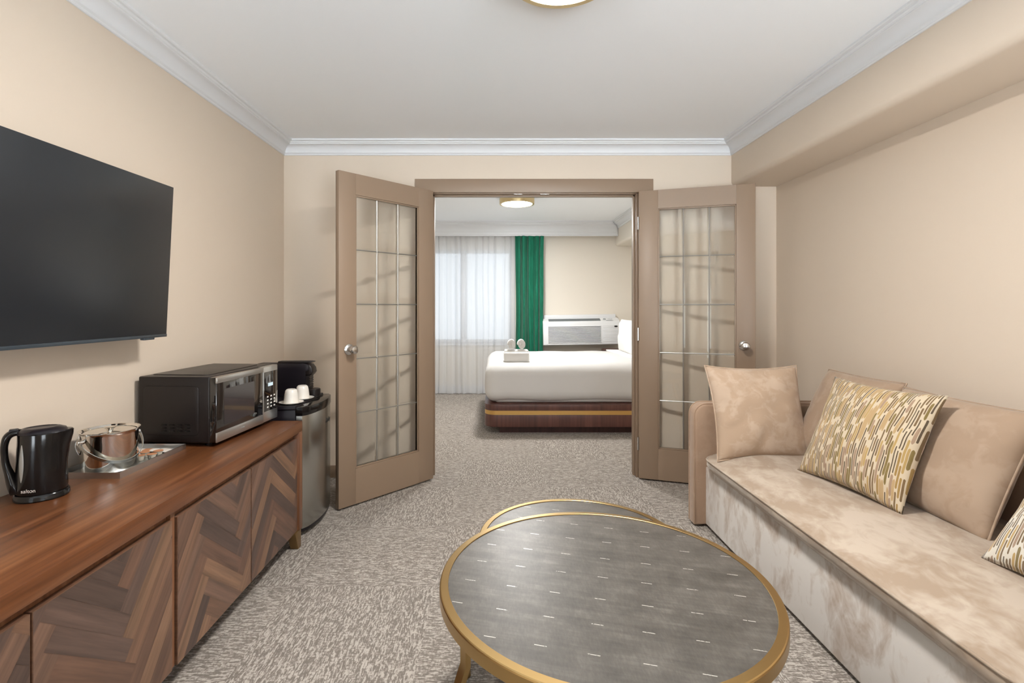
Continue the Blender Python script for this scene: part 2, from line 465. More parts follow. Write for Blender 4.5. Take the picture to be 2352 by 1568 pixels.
def text_mesh(name, body, size, mats, parent, mtx, ext=0.0004, shear=0.0):
    cu = bpy.data.curves.new(name, 'FONT')
    cu.body = body; cu.size = size; cu.extrude = ext; cu.align_x = 'CENTER'; cu.align_y = 'CENTER'; cu.shear = shear
    t = bpy.data.objects.new(name + '_c', cu)
    COL.objects.link(t)
    bpy.context.view_layer.update()
    me = bpy.data.meshes.new_from_object(t.evaluated_get(bpy.context.evaluated_depsgraph_get()))
    bpy.data.objects.remove(t); bpy.data.curves.remove(cu)
    me.name = name
    me.transform(mtx)
    me.materials.clear(); me.materials.append(mats)
    o = bpy.data.objects.new(name, me)
    COL.objects.link(o); o.parent = parent
    return o

def frame(o, x, y):
    x = Vector(x).normalized(); y = Vector(y); z = x.cross(y).normalized(); y = z.cross(x)
    m = Matrix((x, y, z)).transposed().to_4x4(); m.translation = Vector(o)
    return m

# ------------------------------------------------------------------ room shell
XL, XR, YB, YB2, YN, YF, ZC = -1.512, 1.993, 3.626, 3.746, -1.35, 7.15, 2.38
XS, ZS = 1.673, 2.067
bm = bmesh.new(); add_box(bm, XL - 0.15, XR + 0.15, YN - 0.15, YF + 0.15, -0.08, 0)
struct('floor', bm, M['carpet'], 'grey and beige line-patterned carpet tiles through both rooms', 'floor', 0)
bm = bmesh.new(); add_box(bm, XL - 0.15, XR + 0.15, YN - 0.15, YF + 0.15, ZC, ZC + 0.08)
struct('ceiling', bm, M['ceil'], 'white painted ceiling over both rooms', 'ceiling', 0)
bm = bmesh.new(); add_box(bm, XL - 0.12, XL, YN, YB, 0, ZC)
struct('wall_left', bm, M['wall'], 'beige wall behind the television', 'wall', 0)
bm = bmesh.new(); add_box(bm, XR, XR + 0.12, YN, YB, 0, ZC)
struct('wall_right', bm, M['wall'], 'beige wall behind the sofa', 'wall', 0)
OX0, OX1, OZ = -0.472, 1.012, 2.033
bm = bmesh.new()
add_box(bm, XL, OX0, YB, YB2, 0, ZC); add_box(bm, OX1, XR, YB, YB2, 0, ZC); add_box(bm, OX0, OX1, YB, YB2, OZ, ZC)
struct('wall_back', bm, [M['wall']], 'beige partition wall with the double door opening', 'wall', 0)
bm = bmesh.new(); add_box(bm, XL - 0.12, XL, YB2, YF, 0, ZC)
struct('wall_bedroom_left', bm, M['wall_bed'], 'left bedroom wall', 'wall', 0)
bm = bmesh.new(); add_box(bm, XR, XR + 0.12, YB2, YF, 0, ZC)
struct('wall_bedroom_right', bm, M['wall_bed'], 'right bedroom wall behind the bed head', 'wall', 0)
def wall_with_hole(x0, x1, y0, y1, hx0, hx1, hz0, hz1):
    bm = bmesh.new()
    add_box(bm, x0, hx0, y0, y1, 0, ZC); add_box(bm, hx1, x1, y0, y1, 0, ZC)
    add_box(bm, hx0, hx1, y0, y1, 0, hz0); add_box(bm, hx0, hx1, y0, y1, hz1, ZC)
    return bm
WX0, WX1, WZ0, WZ1 = -1.30, 0.225, 0.70, 2.02
struct('wall_far', wall_with_hole(XL - 0.12, XR + 0.12, YF, YF + 0.12, WX0, WX1, WZ0, WZ1), M['wall_bed'], 'cream far bedroom wall with the window', 'wall', 0)
VZ0, VZ1 = 0.30, 2.2
bm = wall_with_hole(XL - 0.12, 0.2, YN - 0.12, YN, -1.45, -0.70, VZ0, VZ1)
b2 = wall_with_hole(0.2, XR + 0.12, YN - 0.12, YN, 0.75, 1.90, VZ0, VZ1)
me_ = bpy.data.meshes.new('tmp'); b2.to_mesh(me_); b2.free(); bm.from_mesh(me_); bpy.data.meshes.remove(me_)
struct('wall_front', bm, M['wall'], 'wall behind the viewpoint', 'wall', 0)
def soffit(name, y0, y1, m, lab):
    bm = bmesh.new()
    r = 0.035
    poly = [(XS, ZC)] + [(XS + r - r * math.cos(R(90 * k / 8)), ZS + r - r * math.sin(R(90 * k / 8))) for k in range(9)] + [(XR, ZS), (XR, ZC)]
    add_prism(bm, poly, 'y', y0, y1)
    struct(name, bm, m, lab, 'soffit', 30)
soffit('wall_soffit', YN, YB, M['wall'], 'boxed beige soffit with rounded edge above the sofa')
soffit('wall_bedroom_soffit', YB2, YF, M['wall_bed'], 'boxed soffit above the bed head')

# crown moulding
CR = [(0, 2.288), (0.007, 2.288), (0.010, 2.292), (0.010, 2.297), (0.014, 2.300), (0.018, 2.303)]
for k in range(9):
    a = R(90 * k / 8)
    CR.append((0.018 + 0.047 * (1 - math.cos(a)), 2.303 + 0.045 * math.sin(a)))
CR += [(0.069, 2.350), (0.069, 2.355), (0.075, 2.357), (0.079, 2.362), (0.079, 2.366), (0.090, 2.367), (0.094, 2.371), (0.094, 2.38), (0, 2.38)]
def crown(bm, p0, p1, nrm, m0, m1, prof=CR):
    p0, p1, nrm = Vector((*p0, 0)), Vector((*p1, 0)), Vector((*nrm, 0))
    d = (p1 - p0).normalized()
    A = [bm.verts.new(p0 + nrm * o + d * o * m0 + Vector((0, 0, z))) for o, z in prof]
    B = [bm.verts.new(p1 + nrm * o - d * o * m1 + Vector((0, 0, z))) for o, z in prof]
    fs = [bm.faces.new((A[i], A[i + 1], B[i + 1], B[i])) for i in range(len(prof) - 1)]
    fs += [bm.faces.new(A), bm.faces.new(B)]
    bmesh.ops.recalc_face_normals(bm, faces=fs)
bm = bmesh.new(); crown(bm, (XL, YN), (XL, YB), (1, 0), 0, 1)
struct('trim_1', bm, M['trim'], 'white crown moulding along the left wall', 'trim', 25)
bm = bmesh.new(); crown(bm, (XL, YB), (XS, YB), (0, -1), 1, 1)
struct('trim_2', bm, M['trim'], 'white crown moulding above the double doors', 'trim', 25)
bm = bmesh.new(); crown(bm, (XS, YN), (XS, YB), (-1, 0), 0, 1)
struct('trim_3', bm, M['trim'], 'white crown moulding along the soffit', 'trim', 25)
# bedroom: deep white fascia with crown above the curtains, and crown on the bedroom soffit
YV = 6.99
CRV = [(0, 2.186), (0.006, 2.186), (0.006, 2.20), (0.014, 2.205), (0.014, 2.235), (0.020, 2.24), (0.024, 2.262)]
for k in range(7):
    a = R(90 * k / 6)
    CRV.append((0.026 + 0.05 * (1 - math.cos(a)), 2.27 + 0.06 * math.sin(a)))
CRV += [(0.080, 2.335), (0.080, 2.345), (0.092, 2.350), (0.092, 2.362), (0.100, 2.365), (0.100, 2.38), (0, 2.38)]
bm = bmesh.new(); crown(bm, (XL, YV), (XS, YV), (0, -1), 0, 1, CRV)
add_box(bm, XL, XS, YV, YV + 0.02, 2.186, ZC)
struct('trim_4', bm, M['trim'], 'deep white moulded fascia above the bedroom curtains', 'trim', 25)
bm = bmesh.new(); crown(bm, (XS, YB2), (XS, YV), (-1, 0), 0, 1)
struct('trim_5', bm, M['trim'], 'white crown moulding along the bedroom soffit', 'trim', 25)

# door casing, jamb, stop
bm = bmesh.new()
add_box(bm, OX0 - 0.105, OX1 + 0.100, YB - 0.020, YB, 2.022, 2.118, 0.002)
add_box(bm, OX0 - 0.085, OX0 + 0.004, YB - 0.018, YB, 0, 2.022, 0.002)
add_box(bm, OX1 - 0.004, OX1 + 0.085, YB - 0.018, YB, 0, 2.022, 0.002)
struct('trim_6', bm, M['door'], 'brown door casing with a wide header board', 'trim')
bm = bmesh.new()
add_box(bm, OX0 - 0.001, OX0 + 0.016, YB, YB2 + 0.004, 0, OZ, 0.001)
add_box(bm, OX1 - 0.016, OX1 + 0.001, YB, YB2 + 0.004, 0, OZ, 0.001)
add_box(bm, OX0, OX1, YB, YB2 + 0.004, OZ - 0.016, OZ + 0.001, 0.001)
add_box(bm, OX0 + 0.016, OX0 + 0.028, YB + 0.04, YB + 0.075, 0, OZ - 0.016, 0.001)
add_box(bm, OX1 - 0.028, OX1 - 0.016, YB + 0.04, YB + 0.075, 0, OZ - 0.016, 0.001)
add_box(bm, OX0 + 0.016, OX1 - 0.016, YB + 0.04, YB + 0.075, OZ - 0.028, OZ - 0.016, 0.001)
jamb = struct('trim_7', bm, M['door'], 'brown door jamb and stop lining the opening', 'trim')
for cx in (0.155, 0.345):
    bm = bmesh.new(); add_box(bm, cx - 0.032, cx + 0.032, YB + 0.008, YB + 0.03, OZ - 0.0185, OZ - 0.015, 0.001)
    mk('catch_plate', bm, M['nickel'], jamb)
for (n_, a, b) in (('baseboard_back', XL, OX0 - 0.09), ('baseboard_right', OX1 + 0.09, XR)):
    bm = bmesh.new(); add_box(bm, a, b, YB - 0.014, YB, 0, 0.085, 0.003)
    struct(n_, bm, M['door'], 'brown baseboard on the partition wall', 'baseboard')
bm = bmesh.new(); add_box(bm, XL, XR, YF - 0.016, YF, 0, 0.11, 0.004)
struct('baseboard_far', bm, M['trim'], 'white baseboard on the far bedroom wall', 'baseboard')

# windows
def window(name, x0, x1, z0, z1, y0, y1, inside, mull, lab, rail=None):
    root = thing(name, lab, 'window', ((x0 + x1) / 2, (y0 + y1) / 2, z0)); root['kind'] = 'structure'
    f = 0.055
    ym = (y0 + y1) / 2
    bm = bmesh.new()
    add_box(bm, x0, x1, ym - 0.03, ym + 0.03, z0, z0 + f, 0.004); add_box(bm, x0, x1, ym - 0.03, ym + 0.03, z1 - f, z1, 0.004)
    add_box(bm, x0, x0 + f, ym - 0.03, ym + 0.03, z0 + f, z1 - f, 0.004); add_box(bm, x1 - f, x1, ym - 0.03, ym + 0.03, z0 + f, z1 - f, 0.004)
    wpart('window_frame', bm, M['trim'], root)
    for mx in mull:
        bm = bmesh.new(); add_box(bm, mx - 0.045, mx + 0.045, ym - 0.028, ym + 0.028, z0 + f, z1 - f, 0.004)
        wpart('mullion', bm, M['trim'], root)
    if rail:
        bm = bmesh.new(); add_box(bm, x0 + f, x1 - f, ym - 0.022, ym + 0.022, rail - 0.02, rail + 0.02, 0.004)
        wpart('rail', bm, M['trim'], root)
    bm = bmesh.new(); add_box(bm, x0 + 0.02, x1 - 0.02, ym - 0.003, ym + 0.003, z0 + 0.02, z1 - 0.02)
    wpart('glass_pane', bm, M['glass'], root, 0)
    bm = bmesh.new(); add_box(bm, x0 - 0.03, x1 + 0.03, min(inside, ym), max(inside, ym), z0 - 0.025, z0, 0.004)
    wpart('window_sill', bm, M['trim'], root)
    return root
window('window_1', WX0, WX1, WZ0, WZ1, YF, YF + 0.12, YF - 0.03, [-0.46], 'white framed bedroom window behind the sheer curtain')
window('added_window_2', -1.45, -0.70, VZ0, VZ1, YN - 0.12, YN, YN + 0.02, [], 'added white framed window behind the viewpoint for daylight, television side')  # unseen window, added to bring cool daylight onto the sofa
window('added_window_3', 0.75, 1.90, VZ0, VZ1, YN - 0.12, YN, YN + 0.02, [], 'added white framed window behind the viewpoint for daylight, sofa side')  # second unseen window, added to light the television wall

# ------------------------------------------------------------------ glazed doors
def door(name, lab, hinge, free, flip):
    """local x from hinge to free edge, local y = -normal away from the room side, front face at y=0"""
    h, f_ = Vector((*hinge, 0)), Vector((*free, 0))
    d = (f_ - h); W = d.length; d.normalize()
    root = thing(name, lab, 'door', (hinge[0], hinge[1], 0), math.atan2(d.y, d.x)); root['kind'] = 'structure'
    # room side: local normal pointing to the camera is +y or -y
    s = 1 if flip else -1       # direction of camera-facing normal along local y
    TH = 0.035
    y0, y1 = (0, -s * TH)
    ya, yb = min(y0, y1), max(y0, y1)
    zb, zt = 0.012, 2.022
    st, tr, br = 0.128, 0.128, 0.215
    gx0, gx1, gz0, gz1 = st, W - st + 0.012, zb + br, zt - tr
    bm = bmesh.new()
    add_box(bm, 0, gx0, ya, yb, zb, zt, 0.0015); add_box(bm, gx1, W, ya, yb, zb, zt, 0.0015)
    add_box(bm, gx0, gx1, ya, yb, zb, gz0, 0.0); add_box(bm, gx0, gx1, ya, yb, gz1, zt, 0.0)
    mk('door_frame', bm, M['door'], root)
    bm = bmesh.new()      # glazing bead, both faces
    for yy in (ya + 0.006, yb - 0.012):
        add_box(bm, gx0, gx0 + 0.009, yy, yy + 0.006, gz0, gz1, 0.001); add_box(bm, gx1 - 0.009, gx1, yy, yy + 0.006, gz0, gz1, 0.001)
        add_box(bm, gx0, gx1, yy, yy + 0.006, gz0, gz0 + 0.009, 0.001); add_box(bm, gx0, gx1, yy, yy + 0.006, gz1 - 0.009, gz1, 0.001)
    mk('glazing_bead', bm, M['door'], root)
    ym = (ya + yb) / 2
    bm = bmesh.new()
    # fifteen bevelled panes in one leaded sheet
    nx, nz = 3, 5
    for i in range(nx):
        for k in range(nz):
            px0 = gx0 + (gx1 - gx0) * i / nx; px1 = gx0 + (gx1 - gx0) * (i + 1) / nx
            pz0 = gz0 + (gz1 - gz0) * k / nz; pz1 = gz0 + (gz1 - gz0) * (k + 1) / nz
            # flat centre, ground bevel all round on the room side
            b = 0.013; hs = 0.0028
            fy_, by_, ey_ = ym + s * hs, ym - s * hs, ym - s * hs * 0.2
            out = [(px0, pz0), (px1, pz0), (px1, pz1), (px0, pz1)]
            inn = [(px0 + b, pz0 + b), (px1 - b, pz0 + b), (px1 - b, pz1 - b), (px0 + b, pz1 - b)]
            fi = [bm.verts.new((x, fy_, z)) for x, z in inn]; fo = [bm.verts.new((x, ey_, z)) for x, z in out]
            bi = [bm.verts.new((x, by_, z)) for x, z in inn]; bo = [bm.verts.new((x, by_, z)) for x, z in out]
            new = [bm.faces.new(fi), bm.faces.new(bi[::-1])]
            for q in range(4):
                q2 = (q + 1) % 4
                for quad in ((fi[q], fo[q], fo[q2], fi[q2]), (bi[q], bi[q2], bo[q2], bo[q]), (fo[q], bo[q], bo[q2], fo[q2])):
                    f = bm.faces.new(quad); f.material_index = 1; new.append(f)
            bmesh.ops.recalc_face_normals(bm, faces=new)
    mk('glass_panel', bm, [M['glass'], M['bevel']], root, 0)
    bm = bmesh.new()
    for i in range(1, nx):
        px = gx0 + (gx1 - gx0) * i / nx
        add_tube(bm, [(px, ym, gz0), (px, ym, gz1)], 0.0042, 8)
    for k in range(1, nz):
        pz = gz0 + (gz1 - gz0) * k / nz
        add_tube(bm, [(gx0, ym, pz), (gx1, ym, pz)], 0.0036, 8)
        for i in range(1, nx):
            px = gx0 + (gx1 - gx0) * i / nx
            bmesh.ops.create_uvsphere(bm, u_segments=8, v_segments=6, radius=0.0065, matrix=Matrix.Translation((px, ym, pz)))
    mk('lead_came', bm, M['came'], root)
    # knobs both sides
    kx, kz = W - 0.068, 0.955
    for sd in (s, -s):
        yk = 0 if sd == s else -s * TH
        m = Matrix.Translation((kx, yk, kz)) @ Matrix.Rotation(R(-90) * sd, 4, 'X')
        bm = bmesh.new()
        add_lathe(bm, [(0, 0.024), (0.011, 0.024), (0.011, 0.036), (0.018, 0.040), (0.0265, 0.050), (0.0265, 0.062), (0.021, 0.071), (0.010, 0.075), (0, 0.075)], seg=32)
        bm.transform(m)
        kn = mk('door_knob', bm, M['nickel'], root)
        bm = bmesh.new()
        add_lathe(bm, [(0, 0), (0.033, 0.0), (0.033, 0.005), (0.028, 0.010), (0.016, 0.013), (0.013, 0.026), (0, 0.026)], seg=32)
        bm.transform(m)
        mk('rosette', bm, M['nickel'], kn)
    for hz in (0.25, 1.02, 1.80):
        bm = bmesh.new()
        add_tube(bm, [(-0.007, -s * TH * 0.5, hz - 0.045), (-0.007, -s * TH * 0.5, hz + 0.045)], 0.006, 10)
        mk('hinge', bm, M['nickel'], root)
    return root
door('door_1', 'brown glazed door with leaded panes, swung open in front of the mini fridge', (-0.442, 3.566), (-0.9326, 3.014), True)
door('door_2', 'brown glazed door with leaded panes, swung open behind the sofa arm', (1.0, 3.57), (1.703, 3.345), False)

# ------------------------------------------------------------------ ceiling lights
def ceiling_light(x, y, lab, m):
    root = thing('ceiling_light', lab, 'ceiling light', (x, y, ZC), 0, None)
    bm = bmesh.new()
    add_lathe(bm, [(0.184, 0), (0.187, -0.003), (0.187, -0.062), (0.185, -0.066), (0.165, -0.066), (0.163, -0.062), (0.163, 0)], seg=72)
    mk('ring', bm, M['goldlamp'], root)
    bm = bmesh.new()
    add_lathe(bm, [(0, -0.060), (0.10, -0.0595), (0.15, -0.0585), (0.1635, -0.056), (0.1635, -0.05)], seg=64)
    mk('diffuser', bm, m, root)
    return root
ceiling_light(0.222, 1.70, 'round brass-rimmed flush light glowing on the living room ceiling', M['lamp'])
ceiling_light(0.222, 5.48, 'round brass-rimmed flush light glowing on the bedroom ceiling', M['lampbed'])

# ------------------------------------------------------------------ television
Rv = Vector((0.0215, 1, 0)).normalized(); Uv = Vector((0.031, 0, 0.62)).normalized()
ctr = Vector((-1.3565, 2.12, 1.398)) - Rv * 0.56
tvm = frame(ctr, Rv, Uv)
tv = thing('television', 'large black flat television tilted on the left wall', 'television', mat=tvm)
bm = bmesh.new(); add_box(bm, -0.558, 0.558, -0.299, 0.309, -0.004, 0.0, 0.001)
mk('screen', bm, M['tvscreen'], tv)
bm = bmesh.new()
add_box(bm, -0.56, 0.56, -0.311, 0.311, -0.028, -0.004, 0.003)
add_box(bm, -0.45, 0.45, -0.26, 0.2, -0.05, -0.026, 0.008)
mk('case', bm, M['blacksatin'], tv)
bm = bmesh.new(); add_box(bm, -0.56, 0.56, -0.311, -0.299, -0.006, 0.001, 0.001)
mk('bezel', bm, M['tvbezel'], tv)
bm = bmesh.new(); add_box(bm, 0.43, 0.49, -0.319, -0.309, -0.018, -0.001, 0.002)
mk('sensor_tab', bm, M['tvbezel'], tv)
bm = bmesh.new()
add_box(bm, -0.20, 0.20, -0.17, 0.17, -0.062, -0.048, 0.002)
bm.transform(Matrix.Identity(4))
mk('mount_bracket', bm, M['blacksatin'], tv)
bm = bmesh.new()
cw = ctr
add_box(bm, XL + 0.001, XL + 0.012, cw.y - 0.15, cw.y + 0.15, 1.3, 1.5, 0.002)
add_box(bm, XL + 0.010, cw.x - 0.045, cw.y - 0.03, cw.y + 0.03, 1.37, 1.43, 0.003)
bm.transform(tvm.inverted())
mk('wall_mount', bm, M['blacksatin'], tv)

# ------------------------------------------------------------------ credenza with herringbone doors
CY0, CY1, CXF, CZT = 0.565, 2.588, -0.985, 0.633
cr = thing('credenza', 'long walnut credenza with herringbone doors under the television', 'sideboard', (-1.245, (CY0 + CY1) / 2, 0))
bm = bmesh.new(); add_box(bm, XL + 0.004, CXF, CY0, CY1, CZT - 0.050, CZT, 0.0015)
wpart('top', bm, M['walnut'], cr)
for a in (CY0, CY1 - 0.040):
    bm = bmesh.new(); add_box(bm, XL + 0.004, CXF, a, a + 0.040, 0.093, CZT - 0.050, 0.0015)
    wpart('side_panel', bm, M['walnut_v'], cr)
bm = bmesh.new()
add_box(bm, XL + 0.004, CXF - 0.035, CY0 + 0.04, CY1 - 0.04, 0.093, 0.115); add_box(bm, XL + 0.004, XL + 0.012, CY0 + 0.04, CY1 - 0.04, 0.093, CZT - 0.055)
add_box(bm, XL + 0.02, CXF - 0.018, 1.567, 1.587, 0.093, CZT - 0.050)
add_box(bm, CXF - 0.050, CXF - 0.031, CY0 + 0.04, CY1 - 0.04, 0.53, CZT - 0.050)
wpart('carcass', bm, M['walnut_v'], cr)

def herring_door(y0, y1, z0, z1, xf, seed, ang):
    rnd = random.Random(seed)
    bm = bmesh.new()
    uvl = bm.loops.layers.uv.new('UVMap')
    cl = bm.loops.layers.float_color.new('tone')
    add_box(bm, xf - 0.02, xf - 0.0005, y0, y1, z0, z1, 0.001)
    for f in bm.faces:
        for l in f.loops: l[cl] = (0.13, 0.065, 0.038, 1); l[uvl].uv = (l.vert.co.y, l.vert.co.z)
    Wd, L = 0.052, 0.312
    ca, sa = math.cos(ang), math.sin(ang)
    oy, oz = rnd.uniform(0, 0.5), rnd.uniform(0, 0.5)
    tones = [(0.165, 0.088, 0.054), (0.125, 0.066, 0.043), (0.070, 0.043, 0.034), (0.195, 0.108, 0.064), (0.098, 0.060, 0.047), (0.145, 0.082, 0.056)]
    def clip(poly):
        for ax, lim, sg in ((0, y0 + 0.0015, 1), (0, y1 - 0.0015, -1), (1, z0 + 0.0015, 1), (1, z1 - 0.0015, -1)):
            out = []
            for i in range(len(poly)):
                p, q = poly[i], poly[(i + 1) % len(poly)]
                dp, dq = (p[ax] - lim) * sg, (q[ax] - lim) * sg
                if dp >= 0: out.append(p)
                if dp * dq < 0:
                    t = dp / (dp - dq); out.append((p[0] + (q[0] - p[0]) * t, p[1] + (q[1] - p[1]) * t))
            poly = out
            if len(poly) < 3: return []
        return poly
    for k in range(-34, 35):
        for n in range(-5, 6):
            for typ in (0, 1):
                a0, b0 = k * Wd + 2 * L * n, k * Wd
                if typ == 0: rc = (a0, a0 + L, b0, b0 + Wd)
                else: rc = (a0 + L, a0 + L + Wd, b0 + Wd - L, b0 + Wd)
                tone = rnd.choice(tones); du = rnd.uniform(0, 9); dv = rnd.uniform(0, 9)
                g = 0.0003
                rc = (rc[0] + g, rc[1] - g, rc[2] + g, rc[3] - g)
                raw = [(rc[0], rc[2]), (rc[1], rc[2]), (rc[1], rc[3]), (rc[0], rc[3])]
                pts = [((y0 + y1) / 2 + (p[0] - oy) * ca - (p[1] - oz) * sa, (z0 + z1) / 2 + (p[0] - oy) * sa + (p[1] - oz) * ca) for p in raw]
                pl = clip(pts)
                if len(pl) < 3: continue
                try:
                    f = bm.faces.new([bm.verts.new((xf, p[0], p[1])) for p in pl])
                except ValueError: continue
                if f.normal.x < 0: f.normal_flip()
                f.normal_update()
                if f.normal.x < 0: f.normal_flip()
                for l in f.loops:
                    yy, zz = l.vert.co.y - (y0 + y1) / 2, l.vert.co.z - (z0 + z1) / 2
                    a = yy * ca + zz * sa; b = -yy * sa + zz * ca
                    if typ: a, b = b, a
                    l[uvl].uv = (a + du, b + dv)
                    l[cl] = (*tone, 1)
    return bm
SY = [(0.609, 1.088), (1.093, 1.565), (1.590, 2.066), (2.071, 2.546)]
for i, (a, b) in enumerate(SY):
    o = wpart('door', herring_door(a, b, 0.093, 0.555, CXF - 0.010, 11 + i, R(52)), M['planks'], cr, 0)
for (yy, sg) in ((CY0 + 0.005, 1), (CY1 - 0.005, -1)):
    for xx in (CXF - 0.045, XL + 0.05):
        bm = bmesh.new()
        pl = [(yy, 0.093), (yy + sg * 0.075, 0.093), (yy + sg * 0.035, 0.0), (yy, 0.0)]
        add_prism(bm, pl, 'x', xx - 0.0, xx + 0.040, 0.001)
        wpart('leg', bm, M['brownleg'], cr)
ZT = CZT

# ------------------------------------------------------------------ kettle
kt = thing('kettle', 'black plastic electric kettle at the near end of the credenza', 'kettle', (-1.388, 1.557, ZT), R(40))
def loft(bm, secs, seg=48, cap=True, spout=None):
    rings = []
    for (z, cx, ax, ay) in secs:
        ring = []
        for k in range(seg):
            a = 2 * PI * k / seg
            c, s_ = math.cos(a), math.sin(a)
            x = cx + ax * math.copysign(abs(c) ** 0.92, c); y = ay * math.copysign(abs(s_) ** 0.92, s_)
            if spout and c > 0:
                x += spout(z) * c ** 9; y *= 1 - 0.25 * c ** 4 * min(1, spout(z) * 40)
            ring.append(bm.verts.new((x, y, z)))
        rings.append(ring)
    fs = []
    for A, B in zip(rings, rings[1:]):
        for k in range(seg):
            fs.append(bm.faces.new((A[k], A[(k + 1) % seg], B[(k + 1) % seg], B[k])))
    if cap:
        fs.append(bm.faces.new(rings[0][::-1])); fs.append(bm.faces.new(rings[-1]))
    bmesh.ops.recalc_face_normals(bm, faces=fs)
bm = bmesh.new()
sp = lambda z: 0.014 * max(0, min(1, (z - 0.10) / 0.085)) ** 1.5
loft(bm, [(0.020, 0, 0.060, 0.058), (0.03, 0, 0.062, 0.060), (0.10, 0, 0.060, 0.058), (0.15, 0.001, 0.059, 0.057), (0.18, 0.002, 0.059, 0.057), (0.196, 0.002, 0.059, 0.056), (0.199, 0.002, 0.056, 0.053)], 56, True, sp)
mk('body', bm, M['blackgloss'], kt)
bm = bmesh.new(); loft(bm, [(0, 0, 0.065, 0.063), (0.003, 0, 0.067, 0.065), (0.014, 0, 0.066, 0.064), (0.019, 0, 0.062, 0.060)])
mk('base', bm, M['blackgloss'], kt)
bm = bmesh.new(); loft(bm, [(0.197, 0.002, 0.060, 0.054), (0.205, 0.0, 0.057, 0.049), (0.210, -0.002, 0.047, 0.039), (0.2115, -0.002, 0.039, 0.031), (0.2095, -0.002, 0.036, 0.028), (0.2095, -0.002, 0.01, 0.008)])
mk('lid', bm, M['blacksatin'], kt)
bm = bmesh.new()
hp = [(-0.040, 0, 0.199), (-0.060, 0, 0.203), (-0.076, 0, 0.194), (-0.083, 0, 0.172), (-0.0835, 0, 0.145), (-0.080, 0, 0.112), (-0.072, 0, 0.080), (-0.064, 0, 0.050), (-0.056, 0, 0.026)]
def catmull(P, n=5):
    P = [Vector(p) for p in P]; out = []
    for i in range(len(P) - 1):
        a, b, c, d = P[max(i - 1, 0)], P[i], P[i + 1], P[min(i + 2, len(P) - 1)]
        for k in range(n):
            t = k / n
            out.append(0.5 * ((2 * b) + (c - a) * t + (2 * a - 5 * b + 4 * c - d) * t * t + (3 * b - a - 3 * c + d) * t ** 3))
    return out + [P[-1]]
hr = catmull([(q, 0, 0) for q in (0.010, 0.0105, 0.0105, 0.0095, 0.009, 0.0095, 0.012, 0.016, 0.017)])
add_tube(bm, catmull(hp), [q.x for q in hr], 16, flat=(1.5, 1.0), up=(0, 1, 0))
mk('handle', bm, M['blackgloss'], kt)
bm = bmesh.new(); add_box(bm, -0.074, -0.052, -0.011, 0.011, 0.204, 0.214, 0.003)
mk('switch', bm, M['blacksatin'], kt)
bm = bmesh.new()
gp = []
for k in range(11):
    z = 0.055 + 0.115 * k / 10
    a = R(222)
    gp.append((0.0615 * math.cos(a) * (1 - 0.035 * k / 10) - 0.0, -abs(0.0600 * math.sin(a)) * (1 - 0.055 * k / 10) - 0.0, z))
add_tube(bm, gp, [0.002 + 0.0075 * math.sin(PI * k / 10) for k in range(11)], 10, flat=(1.0, 0.35), up=(-0.55, 0.85, 0))
mk('water_gauge', bm, M['gauge'], kt)
aa = R(243)
tp = Vector((0.0635 * math.cos(aa), 0.0612 * math.sin(aa), 0.036)); nr = Vector((math.cos(aa) * 0.066, math.sin(aa) * 0.078, 0)).normalized()
tx = Vector((-nr.y, nr.x, 0))
text_mesh('lettering', 'salton', 0.0150, M['whiteprint'], kt, frame(tp + nr * 0.0012, tx, (0, 0, 1)))

# ------------------------------------------------------------------ tray, ice bucket, sachets
TX0, TX1, TY0, TY1 = -1.478, -1.265, 1.712, 2.075
bm = bmesh.new()
add_box(bm, TX0, TX1, TY0, TY1, ZT, ZT + 0.004)
for (a, b, c, d) in ((TX0, TX1, TY0, TY0 + 0.003), (TX0, TX1, TY1 - 0.003, TY1), (TX0, TX0 + 0.003, TY0 + 0.003, TY1 - 0.003), (TX1 - 0.003, TX1, TY0 + 0.003, TY1 - 0.003)):
    add_box(bm, a, b, c, d, ZT + 0.0035, ZT + 0.021)
tray = mk('serving_tray', bm, M['steel_y'], None, 30)
tag(tray, 'brushed steel rectangular tray holding the ice bucket and sachets', 'tray')
BX, BY = -1.372, 1.809
ZB = ZT + 0.004
ib = thing('ice_bucket', 'polished steel ice bucket with swing handle on the tray', 'ice bucket', (BX, BY, ZB))
bm = bmesh.new()
add_lathe(bm, [(0, 0), (0.074, 0), (0.081, 0.004), (0.084, 0.012), (0.084, 0.128), (0.0865, 0.136), (0.0905, 0.141), (0.0905, 0.1425), (0.084, 0.1415), (0.079, 0.136), (0.078, 0.118), (0.078, 0.012), (0, 0.010)], seg=64)
mk('body', bm, M['chrome'], ib)
bm = bmesh.new()
add_lathe(bm, [(0, 0.1255), (0.030, 0.1255), (0.060, 0.1275), (0.072, 0.133), (0.0765, 0.134), (0.0765, 0.130), (0.06, 0.122), (0, 0.120)], seg=56)
lid = mk('lid', bm, M['chrome'], ib)
bm = bmesh.new()
add_lathe(bm, [(0, 0.125), (0.009, 0.125), (0.008, 0.132), (0.011, 0.140), (0.018, 0.147), (0.018, 0.149), (0, 0.150)], seg=28)
mk('knob', bm, M['chrome'], lid)
ax = Vector((0.45, 0.90, 0)).normalized(); fr = Vector((0.90, -0.45, 0)).normalized()
down = (Vector((0, 0, -0.61)) + fr * 0.79).normalized()
pts = [Vector((0, 0, 0.112)) + ax * 0.0965 * math.cos(PI * k / 28) * -1 + down * 0.118 * math.sin(PI * k / 28) for k in range(29)]
bm = bmesh.new(); add_band(bm, pts, 0.013, 0.0022, ax.cross(down))
mk('handle', bm, M['steel'], ib)
